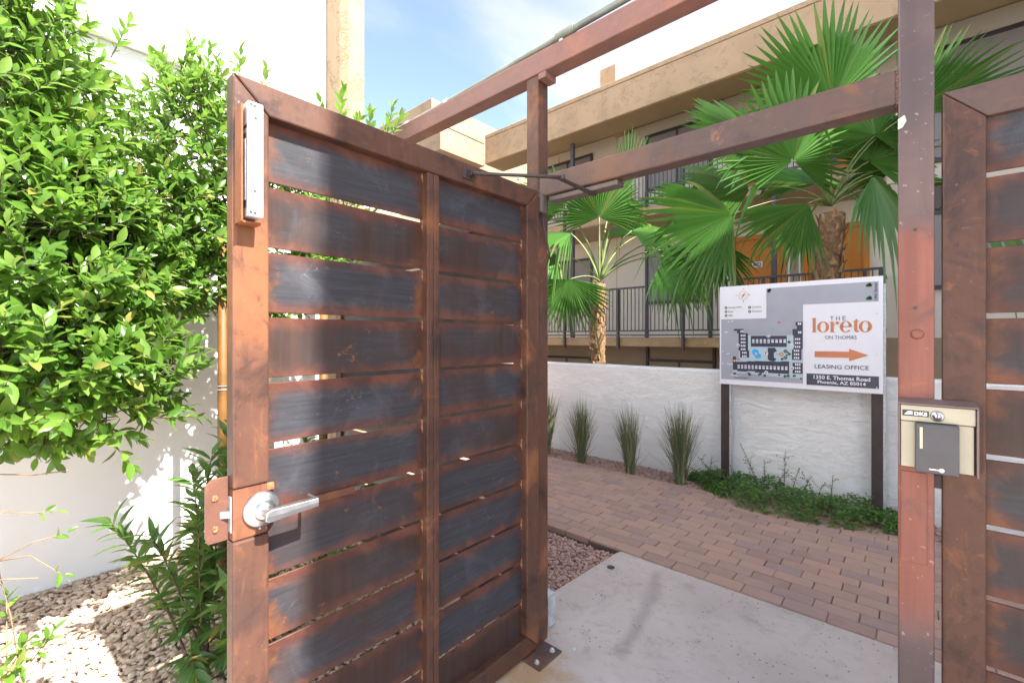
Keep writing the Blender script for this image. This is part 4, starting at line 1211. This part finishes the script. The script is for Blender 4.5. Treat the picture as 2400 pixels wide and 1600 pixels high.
for s0, s1, s2 in STEMS:
    s0, s1, s2 = map(np.array, (s0, s1, s2))
    pts = [s0*(1-t)**2 + 2*s1*t*(1-t) + s2*t*t for t in np.linspace(0, 1, 9)]
    tw.tube(pts, np.linspace(.006, .002, 9).tolist(), 5, False)
    ph = RNG.uniform(0, 6)
    n = int(np.linalg.norm(s2-s0)/.0125)
    for i in range(n):
        t = .18 + .82*i/(n-1)
        p = s0*(1-t)**2 + 2*s1*t*(1-t) + s2*t*t
        d = nz(2*(s1-s0)*(1-t) + 2*(s2-s1)*t)
        a = nz(np.cross(d, [.2,.1,1.0])); b = np.cross(d, a); q = ph + i*2.2
        rad = a*math.cos(q) + b*math.sin(q)
        an = R(RNG.uniform(35, 75)*(1.15-.5*t))
        ld = d*math.cos(an) + rad*math.sin(an) + np.array([0,0,-.12])
        lv_.append((p, ld, np.array([0,0,1.0]) + d*.3 + RNG.normal(0, .3, 3), RNG.uniform(.070, .135)))
tw.build('stems', STEMR, ws)
foliage('foliage', LF_LONG, lv_, SHRUBL, ws, 160)

# straggling leafless sapling at the far left
sp = thing('sapling', (-2.72, -.12, 0), 'straggly half-bare sapling with pale twigs at lower left', 'sapling')
tw = MB(); lv_ = []
TW = [[(-2.74,-.14,-.03),(-2.66,-.09,.5),(-2.60,-.03,.93),(-2.48,.07,.93),(-2.38,.16,.947)], [(-2.72,-.12,.40),(-2.60,-.03,.60),(-2.48,.07,.676),(-2.42,.13,.70)],
      [(-2.60,-.03,.60),(-2.49,.06,.625),(-2.40,.135,.560)], [(-2.68,-.10,.65),(-2.576,-.017,.79),(-2.49,.058,.785),(-2.45,.1,.79)], [(-2.7,-.12,.2),(-2.60,-.02,.56),(-2.545,.01,.40),(-2.52,.03,.22)],
      [(-2.72,-.12,-.03),(-2.60,0,.16),(-2.50,.05,.30)], [(-2.72,-.12,-.03),(-2.56,.02,.12),(-2.43,.11,.33)], [(-2.72,-.12,-.03),(-2.58,-.05,.14),(-2.46,.02,.24)], [(-2.66,-.1,-.03),(-2.6,0,.2),(-2.62,.0,.44)],
      [(-2.66,-.1,.52),(-2.56,.0,.535),(-2.47,.08,.54)]]
for k, w_ in enumerate(TW):
    tw.tube(w_, np.linspace(.0055 if k < 1 else .0035, .0018, len(w_)).tolist(), 6)
    e = np.array(w_[-1]); d = nz(e - np.array(w_[-2]))
    if k in (1, 2, 3): lv_ += spray(e-d*.05, d, .09, 4, .035, .055, d)
    if k in (4, 5, 6, 7, 8): lv_ += spray(e-d*.12, d, .15, 8, .045, .075, d)
tw.build('twigs', TWIG, sp, 0, True)
foliage('foliage', LF_FICUS, lv_, FICUS, sp, 40)
tag(MB().tube([(-2.30,.26,.045),(-2.24,.36,.035),(-2.16,.40,.03)], [.006,.005,.004], 6).build('fallen_twig', TWIG, None, 0, True), 'dry fallen twig lying on the pale gravel', 'twig')

# ---- upright grass clumps along the wall
def grass(x, y, h, seed, label, n=210, wide=.17, lean=(0, 0)):
    rg = np.random.default_rng(seed)
    t = thing('grass_clump', (x, y, 0), label, 'grass', 'upright grass clumps along the white wall')
    V, T, A = [], [], []
    for i in range(n):
        a = rg.uniform(0, 6.283); sp_ = rg.uniform()**.9
        out = np.array([math.cos(a), math.sin(a), 0])
        if out[1] > .2: out[1] *= .45
        H = h*rg.uniform(.50, 1.0)**.8*(1 - .10*sp_)
        spread = h*(.02 + wide*sp_)
        if i % 11 == 0: H *= rg.uniform(.35, .6); spread *= rg.uniform(1.3, 2.2)
        b = np.array([x, y, -.02]) + out*rg.uniform(0, .05)
        side = nz(np.cross(out, [0,0,1])*rg.uniform(.6,1) + out*rg.uniform(-.5,.5))
        w = rg.uniform(.0022, .0040)
        bend = rg.uniform(1.3, 2.6); kink = rg.normal(0, .012, 3)*np.array([1,1,0])
        k0 = len(V)
        dead = rg.uniform() < .10
        r0 = .97 if dead else rg.uniform(0, .85)
        for j, t_ in enumerate((0, .3, .6, .85, 1.0)):
            c = b + np.array([0,0,H])*t_*(1 - .08*t_*sp_) + out*spread*t_**bend + kink*math.sin(3*t_) + np.array([lean[0], lean[1], 0])*t_**2*h
            ww = w*(1.1, 1.15, .95, .55, .08)[j]
            V += [c - side*ww, c + side*ww]
            A += [min(.99, r0 + (.12 if j > 2 else 0))]*2
        for j in range(4):
            q = k0 + 2*j
            T += [(q, q+1, q+3), (q, q+3, q+2)]
    o = obj('blades', tri_mesh('blades', V, T, True, A), GRASS, t); o['kind'] = 'stuff'
grass(-3.42, 4.50, .88, 1, 'upright grass clump half hidden by the hinge post', 280, .20, (.05,0))
grass(-2.89, 4.47, .84, 2, 'second grass clump from the hinge post', 290, .24, (.01,0))
grass(-2.27, 4.46, .82, 3, 'upright grass clump between two others before the white wall', 270, .20, (-.04,0))
grass(-1.73, 4.48, .90, 4, 'upright grass clump nearest the sign', 330, .27, (.0,-.02))

# ---- trailing ground cover under the sign
gc = thing('groundcover_shrub', (-.8, 4.42, 0), 'low trailing green shrub spilling over the brick path under the sign', 'shrub')
fx = np.array([-1.78,-1.62,-1.5,-1.3,-1.1,-.9,-.7,-.5,-.3,-.1,.02,.12]); fy = np.array([4.66,4.56,4.44,4.26,4.12,4.08,4.10,4.14,4.20,4.27,4.38,4.60])
lv_, tw = [], MB()
for i in range(8200):
    x = RNG.uniform(-1.7, .06); y0 = np.interp(x, fx, fy) + .04*mnoise.noise(Vector((x*6, 0, 3)))
    y = y0 + (4.70-y0)*RNG.uniform()**.9
    f = min(1, (y-y0)/.16)
    cl = mnoise.noise(Vector((x*7, y*7, 9)))
    if cl < -.18 and RNG.uniform() < .8: continue
    hh = (.03 + .10*f + .07*mnoise.noise(Vector((x*4, y*4, 1))) + .07*cl)*(.75 + .35*math.sin(2.2*(x+1.7)))
    hh = max(.02, hh)
    z = hh*(1 - .75*RNG.uniform()**2)
    d = nz(np.array([RNG.normal(), RNG.normal()-.4, RNG.uniform(-.1,.5)]))
    lv_.append((np.array([x, y, max(.006, z)]), d, np.array([0,-.25,1.0])+RNG.normal(0,.35,3), RNG.uniform(.020, .036)))
SHOOTS = [((-1.02,4.5,.08),(-1.10,4.52,.27),(-1.20,4.55,.46)), ((-.84,4.5,.08),(-.83,4.52,.25),(-.835,4.55,.44)), ((-.5,4.5,.06),(-.495,4.52,.18),(-.49,4.55,.31)), ((-1.35,4.5,.05),(-1.45,4.5,.18),(-1.57,4.5,.28)),
          ((-1.42,4.48,.05),(-1.62,4.45,.20),(-1.86,4.43,.25)), ((-.30,4.5,.05),(-.27,4.5,.12),(-.24,4.52,.20)), ((-1.0,4.5,.08),(-.98,4.52,.2),(-1.0,4.55,.34)), ((-.72,4.5,.08),(-.68,4.52,.18),(-.64,4.55,.27)),
          ((-1.2,4.5,.05),(-1.22,4.5,.15),(-1.27,4.5,.25)), ((-1.46,4.5,.05),(-1.46,4.52,.2),(-1.45,4.55,.30)), ((-.60,4.5,.06),(-.58,4.5,.15),(-.56,4.52,.22)), ((-.92,4.48,.08),(-.88,4.5,.2),(-.80,4.52,.30)), ((-1.3,4.5,.05),(-1.33,4.5,.14),(-1.40,4.5,.22)), ((-.40,4.46,.06),(-.40,4.48,.13),(-.38,4.5,.2)),
          ((-.78,4.46,.06),(-.76,4.48,.2),(-.72,4.5,.33)), ((-1.08,4.5,.06),(-1.12,4.5,.18),(-1.10,4.52,.33))]
for s in SHOOTS:
    s0, s1, s2 = map(np.array, s)
    pts = [s0*(1-t)**2 + 2*s1*t*(1-t) + s2*t*t for t in np.linspace(0, 1, 7)]
    tw.tube(pts, np.linspace(.0028, .0012, 7).tolist(), 4, False)
    n = int(np.linalg.norm(s2-s0)/.010)
    for i in range(n):
        t = i/max(1, n-1); p = s0*(1-t)**2 + 2*s1*t*(1-t) + s2*t*t
        a = i*1.57 + RNG.uniform(-.4,.4)
        for q in (0, math.pi):
            d = np.array([math.cos(a+q), math.sin(a+q), .35])
            lv_.append((p, d, np.array([0,0,1.0])+RNG.normal(0,.25,3), RNG.uniform(.015,.025)*(1.1-.4*t)))
    for j in range(5):
        t = RNG.uniform(.2,.9); p = s0*(1-t)**2 + 2*s1*t*(1-t) + s2*t*t
        d = nz(np.array([RNG.normal(), RNG.normal()*.3, RNG.uniform(.2,.9)])); ln = RNG.uniform(.03,.08)
        tw.tube([p, p+d*ln], [.0014,.001], 3, False)
        for i in range(7):
            lv_.append((p+d*ln*i/6, nz(RNG.normal(size=3)+d), np.array([0,0,1.0])+RNG.normal(0,.25,3), RNG.uniform(.013,.021)))
tw.build('stems', STEMR, gc)
foliage('foliage', LF_SMALL, lv_, COVER, gc, 0)

# ---- fan palms
def frond(name, palm, base, hub, axis, nrm, rad, spread=200, nseg=38, droop=.35, cup=.25, split=.60, seed=0, hang=.0, pr=.013):
    rg = np.random.default_rng(seed)
    hub = np.array(hub, float); base = np.array(base, float)
    ax = nz(np.array(VR)*axis[0] + np.array([0,0,1.])*axis[1] + np.array(VF)*axis[2])
    nm = np.array(VR)*nrm[0] + np.array([0,0,1.])*nrm[1] + np.array(VF)*nrm[2]
    nm = nz(nm - ax*np.dot(nm, ax)); sd = np.cross(nm, ax)
    V, T, A = [], [], []
    da = R(spread)/nseg
    lev = [.03, .25, split, .80, .92, 1.0]
    wid = [1.0, 1.0, 1.0, .62, .32, .02]
    for i in range(nseg):
        al = -R(spread)/2 + da*(i+.5)
        f = abs(al)/(R(spread)/2)
        Rl = rad*(1 - .22*f**2)*rg.uniform(.92, 1.04)
        tipd = rg.normal(0, .05); dr = droop*rg.uniform(.5, 1.6) + (rg.uniform(.5, 1.2) if rg.uniform() < .10 else 0)
        sp2 = split*rg.uniform(.93, 1.07)
        r_ = rg.uniform(0, .9)
        k0 = len(V)
        for j, (lv0, w0) in enumerate(zip(lev, wid)):
            t = sp2 if j == 2 else lv0
            rr_ = Rl*t
            hw = min(da/2*Rl*min(t, sp2), .05)*w0
            a2 = al + tipd*max(0, t-sp2)
            ray = ax*math.cos(a2) + sd*math.sin(a2)
            tan = -ax*math.sin(a2) + sd*math.cos(a2)
            off = nm*(-cup*rr_*(math.sin(min(abs(al), 1.6))**2)*.9)
            g_ = max(0, t - sp2*.85)
            dz = np.array([0,0,-1.0])*(dr*g_**2*rad*2.4 + hang*t*t*rad*.5)
            c = hub + ray*rr_ + off + dz
            pl = hw*1.0
            V += [c - tan*hw - nm*pl, c + nm*pl, c + tan*hw - nm*pl]
            A += [r_*.95 if t < .95 else .97]*3
        for j in range(len(lev)-1):
            q = k0 + 3*j
            T += [(q,q+1,q+4),(q,q+4,q+3),(q+1,q+2,q+5),(q+1,q+5,q+4)]
    o = obj(name, tri_mesh(name, V, T, False, A), PALML, palm)
    mid = base*.55+hub*.45 + np.array([0,0,.20])*np.linalg.norm(hub-base) + (base-hub)*np.array([.12,.12,0])
    pts = [base*(1-t)**2 + 2*mid*t*(1-t) + hub*t*t for t in np.linspace(0, 1, 8)]
    MB().tube(pts, np.linspace(pr*1.5, pr*.6, 8).tolist(), 8, True, .6).build('petiole', PETI, o, 0, True)
    return o
def palm_trunk(t, base, top, r0, r1, seed, nb=150):
    rg = np.random.default_rng(seed)
    b = np.array(base); e = np.array(top)
    n = 14
    MB().tube([b+(e-b)*k/n+np.array([.012*math.sin(k),.012*math.cos(1.7*k),0]) for k in range(n+1)], [r0*.86+(r1*.86-r0*.86)*k/n for k in range(n+1)], 16).build('trunk', PTRUNK, t, 0, True)
    V, T, A = [], [], []
    for i in range(nb):
        f = (i+.5)/nb
        a = i*2.3999 + rg.normal(0, .12)
        rr_ = r0 + (r1-r0)*f
        c = b + (e-b)*f
        out = np.array([math.cos(a), math.sin(a), 0]); tn = np.array([-math.sin(a), math.cos(a), 0]); up = np.array([0,0,1.])
        h = rg.uniform(.07, .13); w = rg.uniform(.045, .08); th = .012
        lean = rg.uniform(.15, .75); sk = rg.normal(0, .35)
        k0 = len(V)
        for j, (tt, ww, oo) in enumerate(((0,1,.0),(.4,.95,.12),(.75,.55,.35),(1.0,.18,.65*1.0))):
            p = c + out*(rr_*.86 + oo*lean*.09 + .004) + up*h*(tt-.3) + tn*sk*tt*.05
            V += [p - tn*w*ww*.5 - out*.006, p + out*th*(1-.6*tt), p + tn*w*ww*.5 - out*.006]
            A += [min(.99, max(0, rg.uniform(.0, .7) + .35*tt))]*3
        for j in range(3):
            q = k0 + 3*j
            T += [(q,q+1,q+4),(q,q+4,q+3),(q+1,q+2,q+5),(q+1,q+5,q+4),(q,q+3,q+5),(q,q+5,q+2)]
    # loose fibres
    for i in range(nb//2):
        f = rg.uniform(.05, 1); a = rg.uniform(0, 6.28); c = b+(e-b)*f; rr_ = r0+(r1-r0)*f
        out = np.array([math.cos(a), math.sin(a), 0]); p = c + out*rr_*.9
        d = nz(out*rg.uniform(.4,1) + np.array([0,0,rg.uniform(-.7,1.0)]) + rg.normal(0,.4,3)); ln = rg.uniform(.04,.11); s_ = nz(np.cross(d, out+.01))*rg.uniform(.002,.006)
        k0 = len(V); V += [p-s_, p+s_, p+d*ln*.6+np.array([0,0,.01]), p+d*ln]; A += [rg.uniform(.4,.98)]*4
        T += [(k0,k0+1,k0+2),(k0+1,k0+3,k0+2)]
    o = obj('leaf_bases', tri_mesh('leaf_bases', V, T, False, A), BOOT, t); o['kind'] = 'stuff'

rp = thing('fan_palm', (-.74, 5.93, 0), 'large fan palm rising behind the sign with drooping fronds', 'palm', 'fan palms behind the wall')
palm_trunk(rp, (-.76,5.90,-.1), (-.66,5.96,2.78), .165, .14, 5, 190)
CB = (-.66, 5.96, 2.88)
for args in [
    ((-.64,5.90,3.98), (.06,1,.0), (0,.1,-1), 1.16, 205, 40, .02, .12),
    ((-.90,5.30,3.235), (-.10,.98,-.1), (.1,.25,-1), .92, 250, 40, .06, .18),
    ((-.29,6.05,3.56), (-.1,.95,.1), (.1,.2,-1), .66, 230, 34, .08, .2),
    ((-1.38,4.98,2.72), (-.97,-.14,.0), (.25,.45,-.9), 1.04, 160, 36, .14, .25),
    ((-.78,5.38,2.80), (-.74,-.64,-.1), (-.2,.5,-.9), .84, 108, 24, .12, .2),
    ((-.30,5.85,3.09), (.55,-.72,.0), (.1,.6,-.8), .80, 150, 30, .35, .3),
    ((-1.29,5.85,3.70), (-.88,.38,.0), (.1,.5,-.9), 1.02, 150, 34, .06, .2),
    ((-.03,6.27,3.78), (.82,.70,.05), (-.3,.3,-1), 1.45, 85, 26, .02, .2),
    ((-.15,6.70,3.36), (-.2,.75,.2), (0,.1,-1), .72, 230, 34, .1, .2),
    ((-1.78,5.70,2.62), (-.15,-.95,.1), (-.1,.2,-1), .80, 150, 30, .12, .2),
    ((-1.46,5.96,3.24), (-.9,.25,.2), (.1,.6,-.8), .95, 150, 34, .10, .25),
    ((-.86,6.50,3.30), (-.1,.6,.8), (0,.8,-.3), .85, 200, 32, .2, .2),
    ((.30,6.3,3.0), (.8,-.4,.1), (.0,.7,-.7), .95, 170, 32, .4, .3),
    ((-1.0,6.9,3.0), (-.5,.1,.8), (0,.8,.4), .9, 190, 32, .3, .25),
    ((-.35,6.2,3.35), (.5,.7,.0), (-.1,.3,-1), .80, 190, 34, .1, .2)]:
    hub, axis, nrm, rad, spr, ns, dr, cu = args
    frond('frond', rp, CB, hub, axis, nrm, rad, spr, ns, dr, cu, seed=int(abs(hub[0])*1000+ns))
lp_ = thing('fan_palm', (-3.78, 6.28, 0), 'smaller fan palm with sunlit fronds between hinge post and sign', 'palm', 'fan palms behind the wall')
palm_trunk(lp_, (-3.80,6.26,-.1), (-3.74,6.31,2.30), .155, .10, 6, 170)
CB = (-3.74, 6.31, 2.34)
for args in [
    ((-3.69,6.22,3.34), (.0,1,.0), (0,.15,-1), .88, 225, 38, .08, .18),
    ((-3.52,6.75,3.85), (.22,.97,.1), (0,.1,-1), 1.15, 46, 14, .02, .2),
    ((-3.83,5.62,2.32), (-.10,-.97,-.15), (0,.25,-1), .84, 180, 32, .04, .25),
    ((-2.99,7.05,2.86), (.75,-.35,.1), (.1,.7,-.7), 1.00, 165, 34, .35, .3),
    ((-4.50,6.20,2.85), (-.7,-.2,.1), (0,.8,-.5), .85, 180, 32, .4, .3),
    ((-4.28,6.12,3.60), (-.55,.75,.0), (.1,.3,-1), .92, 190, 34, .15, .25),
    ((-3.45,7.05,3.15), (.5,.5,.6), (0,.6,-.6), .85, 190, 32, .3, .25),
    ((-3.25,6.45,3.10), (.8,-.1,.0), (.2,.7,-.6), .72, 120, 24, .9, .3),
    ((-4.05,5.95,3.10), (-.7,-.1,-.2), (0,.8,-.5), .80, 140, 26, .9, .3),
    ((-3.86,6.85,3.60), (.1,.9,.3), (0,.2,-1), .9, 200, 32, .15, .25),
    ((-2.85,6.75,2.70), (.55,-.7,.0), (.2,.5,-.8), .95, 140, 30, .2, .3),
    ((-2.75,7.0,3.05), (.85,.1,.2), (.1,.7,-.6), .9, 150, 32, .3, .25)]:
    hub, axis, nrm, rad, spr, ns, dr, cu = args
    frond('frond', lp_, CB, hub, axis, nrm, rad, spr, ns, dr, cu, seed=int(abs(hub[0])*1000+ns), pr=.018)
